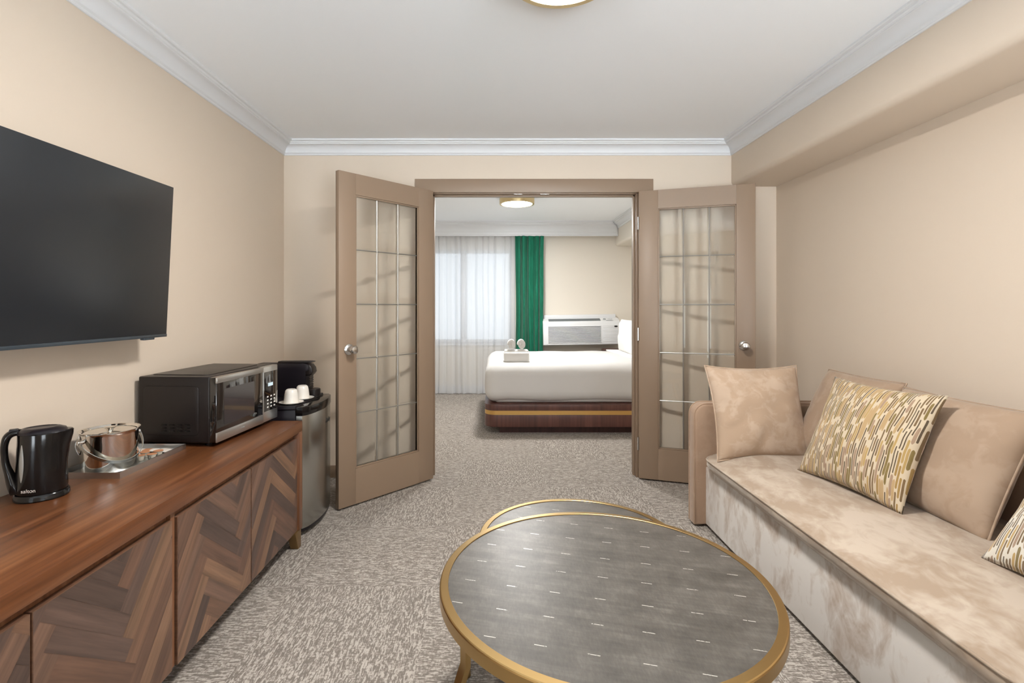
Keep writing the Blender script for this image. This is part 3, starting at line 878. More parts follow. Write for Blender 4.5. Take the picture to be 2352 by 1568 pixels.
for sg in (-1, 1):
    bm = bmesh.new()
    add_tube(bm, [ax * sg * 0.083 + Vector((0, 0, 0.112)), ax * sg * 0.0985 + Vector((0, 0, 0.112))], 0.0075, 16)
    mk('pivot', bm, M['nickel'], ib)
bm = bmesh.new()
side = Vector((-0.80, -0.60, 0))
pp = [side * (0.0845 + 0.010 * math.sin(PI * k / 10)) + Vector((0, 0, 0.13 - 0.065 * k / 10)) for k in range(11)]
add_band(bm, pp, 0.03, 0.0015, Vector((0.6, -0.8, 0)))
mk('ear_plate', bm, M['nickel'], ib)
# creamers and sachets
cpos = [(-1.333, 1.905), (-1.302, 1.925), (-1.345, 1.950), (-1.306, 1.968)]
clab = ['foil-lidded creamer pot right beside the ice bucket', 'foil-lidded creamer pot at the near front of the tray cluster', 'foil-lidded creamer pot at the back of the tray cluster', 'foil-lidded creamer pot at the far front of the tray cluster']
first = None
for (cx, cy), cl in zip(cpos, clab):
    if first is None:
        root = first = thing('creamer_pot', cl, 'creamer', (cx, cy, ZB), 0, 'creamer pots on the tray')
        bm = bmesh.new(); add_lathe(bm, [(0, 0), (0.0105, 0), (0.012, 0.002), (0.0145, 0.0165), (0.017, 0.0175), (0.017, 0.0185), (0, 0.0185)], seg=28)
        mk('cup', bm, M['cream'], root)
        bm = bmesh.new(); add_lathe(bm, [(0, 0.0184), (0.0172, 0.0184), (0.0172, 0.0191), (0.008, 0.0196), (0, 0.0194)], seg=28)
        mk('foil_lid', bm, M['paperbrown'], root)
    else:
        root = first.copy(); COL.objects.link(root); root.location = (cx, cy, ZB); root['label'] = cl
        for ch in list(first.children):
            c = ch.copy(); COL.objects.link(c); c.parent = root
def sachet(x, y, z, rz, lab, m):
    bm = bmesh.new()
    nu, nv = 10, 14
    L, Wd = 0.075, 0.042
    top = {}; bot = {}
    for i in range(nu + 1):
        for j in range(nv + 1):
            u, v = i / nu * 2 - 1, j / nv * 2 - 1
            t = 0.0035 * (1 - u ** 4) * (1 - v ** 6) + 0.0006
            w = 0.0008 * math.sin(9 * v + x * 40) * (1 - abs(u))
            top[i, j] = bm.verts.new((u * Wd / 2, v * L / 2, 0.0045 + t + w)); bot[i, j] = bm.verts.new((u * Wd / 2, v * L / 2, 0.0045 - t))
    for i in range(nu):
        for j in range(nv):
            bm.faces.new((top[i, j], top[i + 1, j], top[i + 1, j + 1], top[i, j + 1])).material_index = 1 if 4 <= j <= 8 and m else 0
            bm.faces.new((bot[i, j], bot[i, j + 1], bot[i + 1, j + 1], bot[i + 1, j]))
    for j in range(nv):
        bm.faces.new((top[0, j], top[0, j + 1], bot[0, j + 1], bot[0, j])); bm.faces.new((top[nu, j], bot[nu, j], bot[nu, j + 1], top[nu, j + 1]))
    for i in range(nu):
        bm.faces.new((top[i, 0], bot[i, 0], bot[i + 1, 0], top[i + 1, 0])); bm.faces.new((top[i, nv], top[i + 1, nv], bot[i + 1, nv], bot[i, nv]))
    bmesh.ops.recalc_face_normals(bm, faces=bm.faces)
    o = mk('sugar_sachet', bm, [M['paper'], M['paperbrown']], None, 60)
    o.location = (x, y, z); o.rotation_euler = (0, 0, rz)
    tag(o, lab, 'sachet', 'sachets on the tray')
sachet(-1.312, 2.022, ZB, R(70), 'white paper sachet flat on the tray at its front far corner', False)
sachet(-1.388, 2.024, ZB, R(96), 'white paper sachet with a brown band, middle of the tray far end', True)
sachet(-1.410, 1.962, ZB, R(75), 'white paper sachet with a brown band, nearest the wall on the tray', True)

# ------------------------------------------------------------------ microwave
mw = thing('microwave', 'black and stainless countertop microwave at the far end of the credenza', 'microwave', (-1.1525, 2.097, ZT), math.atan2(0.9973, 0.0738))
mh = 0.288
bm = bmesh.new()
add_box(bm, 0, 0.50, 0.030, 0.340, 0.014, mh, 0.006, 3)
add_prism(bm, rrect(0.075, 0.315, 0.045, 0.250, 0.02), 'x', -0.0035, 0.002, 0.003)          # raised side panel
add_prism(bm, rrect(0.05, 0.45, 0.07, 0.325, 0.02), 'z', mh - 0.002, mh + 0.003, 0.0025)    # raised top panel
mk('case', bm, M['blackmatte'], mw)
bm = bmesh.new()
for i in range(4):
    for k in range(3):
        y = 0.11 + i * 0.034; z = 0.062 + k * 0.0125
        add_prism(bm, [(z, -0.0038), (z + 0.007, -0.0038), (z + 0.002, -0.0075)] if False else [(y, z), (y + 0.024, z), (y + 0.022, z + 0.006), (y + 0.002, z + 0.006)], 'x', -0.0065, -0.002, 0.001)
mk('vent_louvres', bm, M['blackgloss'], mw)
DW = 0.362
bm = bmesh.new(); add_box(bm, 0.001, DW, 0.0, 0.0295, 0.018, mh - 0.002, 0.003)
dr = mk('door', bm, M['blackglass'], mw)
bm = bmesh.new(); add_box(bm, 0.0, DW, -0.0025, 0.004, mh - 0.026, mh - 0.002, 0.001)
mk('steel_strip', bm, M['steel_y'], dr)
bm = bmesh.new(); add_box(bm, 0.0, DW, -0.0025, 0.004, 0.018, 0.058, 0.001)
mk('steel_strip', bm, M['steel_y'], dr)
bm = bmesh.new(); add_prism(bm, rrect(0.052, 0.285, 0.082, 0.232, 0.006), 'y', -0.0008, 0.002)
mk('door_window', bm, M['ovenwin'], dr)
text_mesh('lettering', 'Danby', 0.012, M['greylabel'], dr, frame((0.185, -0.0028, 0.039), (1, 0, 0), (0, 0, 1)))
bm = bmesh.new(); add_box(bm, DW + 0.002, 0.50, -0.001, 0.0295, 0.018, mh - 0.002, 0.003)
cp = mk('control_panel', bm, M['steel_y'], mw)
bm = bmesh.new(); add_box(bm, DW + 0.008, 0.496, -0.0022, 0.001, 0.068, mh - 0.028, 0.001)
mk('keypad', bm, M['blackglass'], cp)
bm = bmesh.new(); add_box(bm, 0.405, 0.450, -0.0030, 0.0, 0.188, 0.204)
mk('clock_display', bm, M['display'], cp)
for i in range(3):
    for k in range(4):
        bm = bmesh.new(); bx, bz = 0.395 + i * 0.032, 0.083 + k * 0.017
        add_box(bm, bx, bx + 0.013, -0.0029, 0.0, bz, bz + 0.007, 0.0005)
        mk('button', bm, M['keys'], cp)
for fx in (0.04, 0.46):
    for fy in (0.06, 0.31):
        bm = bmesh.new(); add_lathe(bm, [(0, 0), (0.012, 0), (0.013, 0.015), (0, 0.015)], (fx, fy, 0), 20)
        mk('foot', bm, M['blacksatin'], mw)

# ------------------------------------------------------------------ mini fridge
FX0, FXB, FY0, FY1, FZT = -1.462, -1.055, 2.675, 3.10, 0.690
fg = thing('mini_fridge', 'black mini fridge with curved stainless door beside the credenza', 'refrigerator', ((FX0 + FXB) / 2, (FY0 + FY1) / 2, 0))
bm = bmesh.new(); add_box(bm, FX0, FXB, FY0, FY1, 0.018, FZT - 0.022, 0.004)
wpart('body', bm, M['blacksatin'], fg)
bm = bmesh.new()
add_box(bm, FX0 - 0.004, FXB + 0.002, FY0 - 0.003, FY1 + 0.003, FZT - 0.022, FZT - 0.004, 0.003)
for (a, b, c, d) in ((FX0, FXB, FY0, FY0 + 0.012), (FX0, FXB, FY1 - 0.012, FY1), (FX0, FX0 + 0.012, FY0 + 0.012, FY1 - 0.012), (FXB - 0.012, FXB, FY0 + 0.012, FY1 - 0.012)):
    add_box(bm, a, b, c, d, FZT - 0.006, FZT, 0.0015)
wpart('top', bm, M['blacksatin'], fg)
def curved(off=0.0, n=16, back=FXB + 0.004):
    ym, hw = (FY0 + FY1) / 2, (FY1 - FY0) / 2 + off
    pts = [(back, ym - hw), ]
    for k in range(n + 1):
        t = -1 + 2 * k / n
        pts.append((-1.008 + off + 0.034 * (1 - t * t) - 0.012 * abs(t) ** 12, ym + hw * t))
    pts.append((back, ym + hw))
    return pts
bm = bmesh.new(); add_prism(bm, curved(), 'z', 0.045, FZT - 0.052, 0.002)
fd = wpart('door', bm, M['steel'], fg, 40)
bm = bmesh.new(); add_prism(bm, curved(0.003), 'z', FZT - 0.052, FZT - 0.006, 0.005)
mk('door_cap', bm, M['blackgloss'], fd, 40, inv(fg))
bm = bmesh.new(); add_prism(bm, curved(-0.004), 'z', 0.028, 0.045, 0.001)
mk('door_base', bm, M['blacksatin'], fd, 40, inv(fg))
ly = 2.955; lt = (ly - (FY0 + FY1) / 2) / ((FY1 - FY0) / 2)
lx = -1.008 + 0.034 * (1 - lt * lt)
nv = Vector((1, 2 * 0.034 * lt / ((FY1 - FY0) / 2), 0)).normalized()
t_ = text_mesh('lettering', 'Danby', 0.034, M['blacklabel'], fd, inv(fg) @ frame(Vector((lx, ly, 0.560)) + nv * 0.0012, Vector((-nv.y, nv.x, 0)), (0, 0, 1)), 0.0008, 0.35)
for (a, b) in ((FX0 + 0.03, FY0 + 0.03), (FX0 + 0.03, FY1 - 0.03), (FXB - 0.03, FY0 + 0.03), (FXB - 0.03, FY1 - 0.03)):
    bm = bmesh.new(); add_lathe(bm, [(0, 0), (0.016, 0), (0.018, 0.019), (0, 0.019)], (a, b, 0), 20)
    wpart('foot', bm, M['blacksatin'], fg)

# ------------------------------------------------------------------ coffee machine and cups
ZF = FZT
CMY = 3.028
cm = thing('coffee_machine', 'small black capsule coffee machine at the back of the fridge', 'coffee machine', (-1.25, CMY, ZF - 0.004))
ZM = ZF - 0.0035
bm = bmesh.new()
add_prism(bm, [(-1.420, ZM), (-1.120, ZM), (-1.120, ZM + 0.145), (-1.100, ZM + 0.152), (-1.100, ZM + 0.183), (-1.125, ZM + 0.192), (-1.40, ZM + 0.192), (-1.420, ZM + 0.175)], 'y', CMY - 0.042, CMY + 0.042, 0.004)
wpart('body', bm, M['blacksatin'], cm)
bm = bmesh.new()
add_prism(bm, [(-1.128, ZM + 0.120), (-1.090, ZM + 0.123), (-1.078, ZM + 0.140), (-1.082, ZM + 0.165), (-1.098, ZM + 0.186), (-1.128, ZM + 0.190)], 'y', CMY - 0.038, CMY + 0.038, 0.008, 3)
wpart('spout_head', bm, M['blackmatte'], cm)
bm = bmesh.new()
for k in range(16):
    add_box(bm, -1.122, -1.097 if k % 2 else -1.100, CMY - 0.030, CMY + 0.030, ZM + 0.012 + k * 0.0068, ZM + 0.012 + (k + 1) * 0.0068)
wpart('ribbed_column', bm, M['blackmatte'], cm)
bm = bmesh.new()
add_prism(bm, [(-1.29, ZM + 0.190), (-1.20, ZM + 0.190), (-1.085, ZM + 0.197), (-1.083, ZM + 0.202), (-1.10, ZM + 0.205), (-1.285, ZM + 0.204)], 'y', CMY - 0.028, CMY + 0.028, 0.002)
wpart('lever', bm, M['blackmatte'], cm)
bm = bmesh.new()
add_lathe(bm, [(0, 0), (0.038, 0), (0.041, 0.004), (0.041, 0.036), (0.038, 0.040), (0.033, 0.038), (0, 0.038)], (-1.088, CMY, ZM), 40)
wpart('drip_tray', bm, M['blackmatte'], cm)
fs_, fc_ = None, None
for (cx, cy, l1, l2) in ((-1.108, 2.752, 'white espresso cup upside down on the nearer saucer', 'white saucer under the cup nearest the microwave'),
                         (-1.098, 2.884, 'white espresso cup upside down in front of the coffee machine', 'white saucer under the cup in front of the coffee machine')):
    zc = ZF if True else 0
    if fs_ is None:
        bm = bmesh.new()
        add_lathe(bm, [(0, 0.0), (0.036, 0.0), (0.038, 0.002), (0.058, 0.0085), (0.063, 0.0115), (0.0635, 0.013), (0.061, 0.0130), (0.04, 0.0065), (0.033, 0.005), (0, 0.005)], seg=56)
        s = fs_ = mk('saucer', bm, M['white'], None, 50)
        bm = bmesh.new()
        add_lathe(bm, [(0.0365, 0.0), (0.0385, 0.0), (0.0385, 0.002), (0.0375, 0.02), (0.034, 0.05), (0.0295, 0.070), (0.025, 0.074), (0.0235, 0.0755), (0.021, 0.0745), (0, 0.0735), (0, 0.0695), (0.027, 0.068), (0.033, 0.045), (0.0365, 0.0)], seg=48)
        c = fc_ = mk('coffee_cup', bm, M['white'], None, 50)
    else:
        s = fs_.copy(); COL.objects.link(s); c = fc_.copy(); COL.objects.link(c)
    s.location = (cx, cy, ZM); c.location = (cx, cy, ZM + 0.0052)
    tag(s, l2, 'saucer', 'saucers on the mini fridge'); tag(c, l1, 'cup', 'cups on the mini fridge')

# ------------------------------------------------------------------ coffee tables
def table(name, lab, cx, cy, zt, r, legs, leg_w=0.026):
    t = thing(name, lab, 'table', (cx, cy, 0), 0, 'nesting coffee tables')
    bm = bmesh.new()
    h = 0.034
    add_lathe(bm, [(r - 0.024, zt - 0.004), (r - 0.024, zt + 0.0008), (r - 0.0232, zt + 0.0015), (r - 0.004, zt + 0.0005), (r - 0.0015, zt - 0.001), (r, zt - 0.004), (r, zt - h + 0.002), (r - 0.002, zt - h), (r - 0.024, zt - h)], seg=160, closed=True)
    mk('rim', bm, M['gold'], t, 22)
    bm = bmesh.new()
    add_lathe(bm, [(0, zt - 0.022), (r - 0.0235, zt - 0.022), (r - 0.0235, zt - 0.0015), (0, zt - 0.0015)], seg=128)
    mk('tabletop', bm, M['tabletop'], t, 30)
    for a in legs:
        a = R(a)
        d = Vector((math.cos(a), math.sin(a), 0)); s_ = Vector((-math.sin(a), math.cos(a), 0))
        r0 = r - 0.018
        if abs(a - R(150)) < 0.01: r0 = r - 0.070
        pts = [d * r0 + Vector((0, 0, zt - h + 0.004)), d * r0 + Vector((0, 0, zt - h - 0.05))]
        for k in range(1, 15):
            q = k / 14
            pts.append(d * (r0 + 0.075 * math.sin(q * PI * 0.62)) + Vector((0, 0, (zt - h - 0.05) * (1 - q))))
        bm = bmesh.new(); add_band(bm, pts, leg_w, 0.014, s_)
        mk('leg', bm, M['gold'], t)
    # under-frame ring
    bm = bmesh.new()
    add_lathe(bm, [(r - 0.06, zt - 0.032), (r - 0.03, zt - 0.032), (r - 0.03, zt - 0.022), (r - 0.06, zt - 0.022)], seg=96, closed=True)
    mk('under_frame', bm, M['gold'], t)
    return t
table('coffee_table', 'large round brass-rimmed coffee table with grey dash-patterned top in the foreground', 0.30, 1.436, 0.45, 0.4575, (212, 304, 30, 150))
table('coffee_table', 'lower round brass-rimmed table tucked behind the large coffee table', 0.30, 1.846, 0.38, 0.3635, (45, 135, 235, 305))

# ------------------------------------------------------------------ sofa and cushions
SY0, SY1 = 1.0, 2.80
sf = thing('sofa', 'long beige velvet sofa along the right wall', 'sofa', (1.55, 1.9, 0))
bm = bmesh.new(); add_box(bm, 1.150, 1.965, SY0, SY1, 0.02, 0.335, 0.006)
wpart('base', bm, M['velvet_base'], sf)
def arm(y0, y1):
    bm = bmesh.new()
    add_prism(bm, rrect(1.092, 1.970, 0.012, 0.677, 0.065, 8, (0, 0, 1, 1)), 'y', y0, y1, 0.016, 4)
    return bm
for (a, b, s) in ((SY1, SY1 + 0.092, -1), (SY0 - 0.092, SY0, 1)):
    o = wpart('arm', arm(a, b), M['velvet_arm'], sf, 50)
    bm = bmesh.new()
    for yy in (a + 0.010, b - 0.010):
        ol = rrect(1.092, 1.970, 0.012, 0.677, 0.065, 8, (0, 0, 1, 1))
        path = [(p[0], yy, p[1]) for p in ol]
        path = path[1:] + path[:1]
        path = [(1.970 - 0.001, yy, 0.3)] + [q for q in path if q[2] > 0.3] + [(1.092, yy, 0.3), (1.092, yy, 0.015)]
        add_tube(bm, path, 0.0042, 8)
    mk('piping', bm, M['velvet_arm'], o, 50, inv(sf))
bm = bmesh.new(); add_box(bm, 1.80, 1.972, SY0, SY1, 0.335, 0.672, 0.03, 4)
wpart('backrest', bm, M['velvet_arm'], sf)
# bench seat cushion: domed top, seam at the widest line, undercut front
def seat_z(x, y):
    u = min(1, max(0, (x - 1.112) / 0.30)); e = 1 - (1 - u) ** 2.2
    ey = min(1, max(0, min(y - SY0, SY1 - y) / 0.16)); e2 = 1 - (1 - ey) ** 2
    return 0.402 + 0.052 * e * (0.45 + 0.55 * e2) + 0.005 * mnoise.noise(Vector((x * 7, y * 4, 3)))
bm = bmesh.new()
NX, NY = 26, 64
cxf = lambda y: 1.112 + 0.11 * max(0, 1 - (SY1 - y) / 0.13) ** 2.2 + 0.11 * max(0, 1 - (y - SY0) / 0.13) ** 2.2
g = {}
for j in range(NY + 1):
    y = SY0 + 0.004 + (SY1 - SY0 - 0.008) * j / NY
    x0 = cxf(y)
    for i in range(NX + 1):
        q = (i / NX) ** 1.5
        x = x0 + (1.80 - x0) * q
        z = 0.402 if i == 0 else seat_z(x - (x0 - 1.112) * (1 - q), y)
        g[i, j] = bm.verts.new((x, y, z))
lo, lo2 = {}, {}
for j in range(NY + 1):
    y = g[0, j].co.y; x0 = g[0, j].co.x
    wv = 0.003 * mnoise.noise(Vector((0, y * 9, 7)))
    lo[j] = bm.verts.new((x0 - 0.001 + wv, y, 0.372)); lo2[j] = bm.verts.new((x0 + 0.028 + wv, y, 0.337))
bk = {j: bm.verts.new((1.80, g[0, j].co.y, 0.337)) for j in range(NY + 1)}
for j in range(NY):
    for i in range(NX): bm.faces.new((g[i, j], g[i + 1, j], g[i + 1, j + 1], g[i, j + 1]))
    bm.faces.new((lo[j], g[0, j], g[0, j + 1], lo[j + 1])); bm.faces.new((lo2[j], lo[j], lo[j + 1], lo2[j + 1]))
    bm.faces.new((bk[j], lo2[j], lo2[j + 1], bk[j + 1])); bm.faces.new((g[NX, j], bk[j], bk[j + 1], g[NX, j + 1]))
for j in (0, NY):
    bm.faces.new([g[i, j] for i in range(NX + 1)] + [bk[j], lo2[j], lo[j]])
bmesh.ops.recalc_face_normals(bm, faces=bm.faces)
pp = [g[0, j].co.copy() for j in range(NY + 1)]
sc = wpart('seat_cushion', bm, M['velvet_seat'], sf, 60)
bm = bmesh.new(); add_tube(bm, [(p.x - 0.001, p.y, p.z) for p in pp], 0.0045, 8)
mk('piping', bm, M['velvet_seat'], sc, 60, inv(sf))
for (a, b) in ((1.22, SY0 + 0.1), (1.22, SY1 - 0.1), (1.9, SY0 + 0.1), (1.9, SY1 - 0.1)):
    bm = bmesh.new(); add_lathe(bm, [(0, 0), (0.02, 0), (0.022, 0.022), (0, 0.022)], (a, b, 0), 16)
    wpart('foot', bm, M['dark'], sf)

def pillow(name, lab, cat, center, U, V, w, h, t, mat, pinch=0.07, seed=0, group=None, wr=0.006, boxy=2.2, pipe=True, sag=0.0, n=40, pmat=None):
    m = frame(center, U, V)
    root = thing(name, lab, cat, mat=m, group=group)
    bm = bmesh.new(); uvl = bm.loops.layers.uv.new('UVMap')
    def P(i, j, sd):
        u, v = i / n * 2 - 1, j / n * 2 - 1
        x = w / 2 * u * (1 - pinch * (1 - v * v) ** 1.0); y = h / 2 * v * (1 - pinch * (1 - u * u) ** 1.0)
        b = ((1 - abs(u) ** boxy) * (1 - abs(v) ** boxy)) ** 0.55
        nz = mnoise.noise(Vector((u * 2.2 + seed * 3.1, v * 2.2, sd * 4 + seed))) * wr
        # radial creases running in from the corners and edges
        edge = max(abs(u), abs(v))
        cr_ = math.sin(13 * math.atan2(v, u + 1e-6) + seed * 2 + 3 * mnoise.noise(Vector((u * 3, v * 3, seed)))) * wr * 0.55 * max(0, edge - 0.35) ** 1.2 * (1 - edge ** 6)
        y -= sag * (1 - v) * 0.5 * b
        return Vector((x, y, sd * (t / 2 * b + (nz + cr_) * min(1, b * 2))))
    fr_, bk_ = {}, {}
    for i in range(n + 1):
        for j in range(n + 1):
            fr_[i, j] = bm.verts.new(P(i, j, 1))
            bk_[i, j] = fr_[i, j] if i in (0, n) or j in (0, n) else bm.verts.new(P(i, j, -1))
    for i in range(n):
        for j in range(n):
            for (d, order) in ((fr_, 1), (bk_, -1)):
                ix = [(i, j), (i + 1, j), (i + 1, j + 1), (i, j + 1)][::order]
                f = bm.faces.new([d[q] for q in ix])
                for l, q in zip(f.loops, ix): l[uvl].uv = (q[0] / n * w / 0.5, q[1] / n * h / 0.45)
    loop = [fr_[i, 0].co.copy() for i in range(n)] + [fr_[n, j].co.copy() for j in range(n)] + [fr_[i, n].co.copy() for i in range(n, 0, -1)] + [fr_[0, j].co.copy() for j in range(n, 0, -1)]
    mk('cover', bm, mat, root, 180)
    if pipe:
        bm = bmesh.new(); add_tube(bm, loop, 0.0038, 8, True, up=(0, 0, 1))
        mk('piping', bm, pmat or mat, root, 60)
    return root
pillow('throw_pillow', 'plain beige velvet pillow leaning on the far sofa arm', 'pillow', (1.385, 2.697, 0.655), (1, 0, 0), (0, 0.16, 0.46), 0.50, 0.50, 0.165, M['velvet_throw'], 0.085, 1, wr=0.011)
BU = (0, -1, 0); BV = (0.19, 0, 0.42)
blab = ['beige velvet back cushion nearest the far sofa arm', 'beige velvet back cushion behind the striped pillow, middle of the row', 'beige velvet back cushion at the near end, cut by the photo edge']
for k, (yc, zc, xc) in enumerate(((2.487, 0.665, 1.700), (1.942, 0.650, 1.690), (1.335, 0.648, 1.725))):
    pillow('back_cushion', blab[k], 'cushion', (xc, yc, zc), BU, BV, (0.52, 0.575, 0.60)[k], 0.46, (0.155, 0.155, 0.10)[k], M['velvet'], 0.035, 4 + k, 'back cushions on the sofa', 0.007, 3.2, True)
pillow('striped_pillow', 'cream, ochre and brown dash-striped pillow in the middle of the sofa', 'pillow', (1.535, 2.125, 0.668), (0.073, -0.503, 0.0), (0.19, 0.02, 0.42), 0.525, 0.475, 0.14, M['stripe'], 0.075, 8, 'striped pillows on the sofa', 0.009, pipe=False)
pillow('striped_pillow', 'pale dash-striped pillow at the near end of the sofa', 'pillow', (1.585, 1.287, 0.645), (0, -1, 0), (0.24, 0, 0.37), 0.50, 0.455, 0.14, M['stripe2'], 0.075, 9, 'striped pillows on the sofa', 0.009, pipe=False)

# ------------------------------------------------------------------ bed
bd = thing('bed', 'walnut platform bed with a brass inlay strip in the bedroom', 'bed', (0.93, 5.6, 0))
BX0, BX1, BY0, BY1 = -0.112, 1.96, 4.82, 6.42
def plat(off, z0, z1, bev=0.0):
    bm = bmesh.new()
    add_prism(bm, rrect(BX0 + off, BX1, BY0 + off, BY1 - off, 0.11, 8, (1, 0, 0, 1)), 'z', z0, z1, bev)
    return bm
bm = plat(0, 0.075, 0.190, 0.002); wpart('platform_lower', bm, M['bedwood'], bd)
bm = plat(0.002, 0.190, 0.229); wpart('brass_strip', bm, M['goldstrip'], bd)
bm = plat(0, 0.229, 0.286, 0.002); wpart('platform_upper', bm, M['bedwood'], bd)
bm = bmesh.new(); add_box(bm, 0.03, 1.90, 4.92, 6.32, 0, 0.075); wpart('plinth', bm, M['plinthwood'], bd)
bm = bmesh.new(); add_box(bm, -0.02, 1.94, 4.90, 6.34, 0.286, 0.56, 0.04, 4); wpart('mattress', bm, M['linen'], bd)
bm = bmesh.new(); add_box(bm, 1.945, 1.985, 4.75, 6.45, 0.1, 0.98, 0.01); wpart('headboard', bm, M['bedwood'], bd)
bm = bmesh.new()
add_box(bm, -0.098, 1.90, 4.862, 6.372, 0.292, 0.668, 0.105, 6)
bmesh.ops.subdivide_edges(bm, edges=[e for e in bm.edges if e.calc_length() > 0.12], cuts=14, use_grid_fill=True)
for v in bm.verts:
    p = v.co
    zf = max(0, min(1, (p.z - 0.29) / 0.37))
    n_ = mnoise.noise(Vector((p.x * 3.2, p.y * 3.2, p.z * 2.2))) * 0.010 + mnoise.noise(Vector((p.x * 9, p.y * 6, p.z * 3))) * 0.004
    if p.z > 0.6: v.co.z += n_ * 0.7
    if p.y < 5.0: v.co.y += n_ * 1.3 * (1 - zf * 0.4) - 0.012 * math.sin(PI * zf)
    if p.x < 0.05: v.co.x += n_ * 1.2 - 0.012 * math.sin(PI * zf)
    if p.z < 0.33: v.co.z += 0.004 * math.sin(p.x * 9)
dv = mk('duvet', bm, M['linen'], None, 180)
tag(dv, 'white duvet spread over the bed', 'duvet')
bm = bmesh.new()
add_box(bm, 1.40, 1.80, 4.90, 6.34, 0.662, 0.682, 0.009, 4)
bmesh.ops.subdivide_edges(bm, edges=[e for e in bm.edges if e.calc_length() > 0.2], cuts=20, use_grid_fill=True)
for v in bm.verts: v.co.x += -0.05 * (v.co.y - 5.6) * (1.8 - v.co.x) / 0.4; v.co.z += 0.004 * mnoise.noise(v.co * 8)
fs2 = mk('folded_sheet', bm, M['linenbright'], None, 180)
tag(fs2, 'white top sheet folded back across the head of the bed', 'sheet')
BP = ((6.02, 1.865, 'white bed pillow against the headboard at the window side', 0.05), (5.99, 1.70, 'white bed pillow in the middle of the window-side row', 0.05),
      (5.97, 1.505, 'white bed pillow standing foremost in the window-side row', 0.03), (5.25, 1.845, 'white bed pillow against the headboard at the door side', 0.05))
for k, (yc, xc, lab, tl) in enumerate(BP):
    pillow('bed_pillow', lab, 'pillow', (xc + (0.025 if k == 2 else 0), yc, 0.868), (0, -1, 0), (tl, 0, 0.45), 0.64, 0.39, 0.13, M['linenbright'], 0.03, 12 + k, 'white bed pillows', 0.010, 3, False)
# towels
bm = bmesh.new(); add_box(bm, 0.075, 0.325, 4.985, 5.20, 0.668, 0.768, 0.022, 4)
add_box(bm, 0.082, 0.318, 5.02, 5.19, 0.765, 0.782, 0.008, 3)
tw = mk('bath_towel', bm, M['terry'], None, 60)
tag(tw, 'folded white bath towel on the foot end of the bed', 'towel')
def roll(x, lab):
    bm = bmesh.new()
    pts = []
    for k in range(90):
        a = k / 89 * 2 * PI * 3.6
        r = 0.006 + 0.040 * k / 89
        pts.append((r * math.cos(a - 0.6) * 0.92, r * math.sin(a - 0.6) * 1.15))
    A = [bm.verts.new((p[0], -0.06 + 0.006 * math.sin(k * 0.2), p[1])) for k, p in enumerate(pts)]
    B = [bm.verts.new((p[0], 0.06, p[1])) for p in pts]
    for k in range(len(pts) - 1): bm.faces.new((A[k], A[k + 1], B[k + 1], B[k]))
    bmesh.ops.recalc_face_normals(bm, faces=bm.faces)
    bmesh.ops.solidify(bm, geom=bm.faces[:], thickness=0.0120)
    o = mk('rolled_washcloth', bm, M['terry'], None, 60)
    o.location = (x, 5.105, 0.782 + 0.0555)
    tag(o, lab, 'towel', 'rolled washcloths on the bath towel')
roll(0.152, 'rolled white washcloth on the bath towel, farther from the pillows')
roll(0.251, 'rolled white washcloth on the bath towel, nearer to the pillows')
# nightstand
ns = thing('nightstand', 'dark wooden nightstand beyond the bed below the air conditioner', 'nightstand', (1.69, 6.72, 0))
bm = bmesh.new(); add_box(bm, 1.43, 1.97, 6.52, 6.94, 0.60, 0.648, 0.003); wpart('top', bm, M['bedwood'], ns)
bm = bmesh.new(); add_box(bm, 1.45, 1.97, 6.54, 6.93, 0.08, 0.60, 0.002); wpart('cabinet', bm, M['bedwood'], ns)
for z0 in (0.12, 0.36):
    bm = bmesh.new(); add_box(bm, 1.436, 1.452, 6.56, 6.91, z0, z0 + 0.21, 0.002); d_ = wpart('drawer', bm, M['bedwood'], ns)
    bm = bmesh.new(); add_box(bm, 1.420, 1.437, 6.68, 6.79, z0 + 0.10, z0 + 0.115, 0.002); mk('handle', bm, M['goldstrip'], d_, 35, inv(ns))
for (a, b) in ((1.49, 6.58), (1.49, 6.89), (1.93, 6.58), (1.93, 6.89)):
    bm = bmesh.new(); add_box(bm, a - 0.02, a + 0.02, b - 0.02, b + 0.02, 0, 0.08); wpart('leg', bm, M['bedwood'], ns)

# ------------------------------------------------------------------ air conditioner
ac = thing('air_conditioner', 'white through-wall air conditioner beside the green curtain', 'air conditioner', (1.162, YF, 0.900))
ac.rotation_euler = (0, R(-0.9), 0)
bm = bmesh.new()
prof = [(0.0, -0.207), (-0.205, -0.207), (-0.215, -0.197), (-0.215, 0.085), (-0.200, 0.115), (-0.120, 0.150), (-0.03, 0.160), (0.0, 0.160)]
add_prism(bm, prof, 'x', -0.525, 0.525, 0.008, 3)
mk('casing', bm, M['acwhite'], ac)
bm = bmesh.new(); add_box(bm, -0.50, 0.50, -0.06, 0.0, 0.155, 0.205, 0.004)
mk('wall_sleeve', bm, M['trim'], ac)
bm = bmesh.new()
a_ = math.atan2(0.035, 0.08)
mt = Matrix.Translation((-0.09, -0.161, 0.1345)) @ Matrix.Rotation(a_, 4, 'X')
add_box(bm, -0.355, 0.355, -0.034, 0.034, -0.002, 0.0035, 0.001); bm.transform(mt)
og = mk('outlet_grille', bm, M['acgrey'], ac)
bm = bmesh.new()
for k in range(5): add_box(bm, -0.35, 0.35, -0.030 + k * 0.013, -0.026 + k * 0.013, 0.003, 0.0065)
bm.transform(mt); mk('grille_bars', bm, M['acgrey'], og)
bm = bmesh.new(); add_box(bm, -0.455, 0.26, -0.2165, -0.212, -0.176, 0.055)
ig = mk('intake_recess', bm, M['acdark'], ac)
bm = bmesh.new()
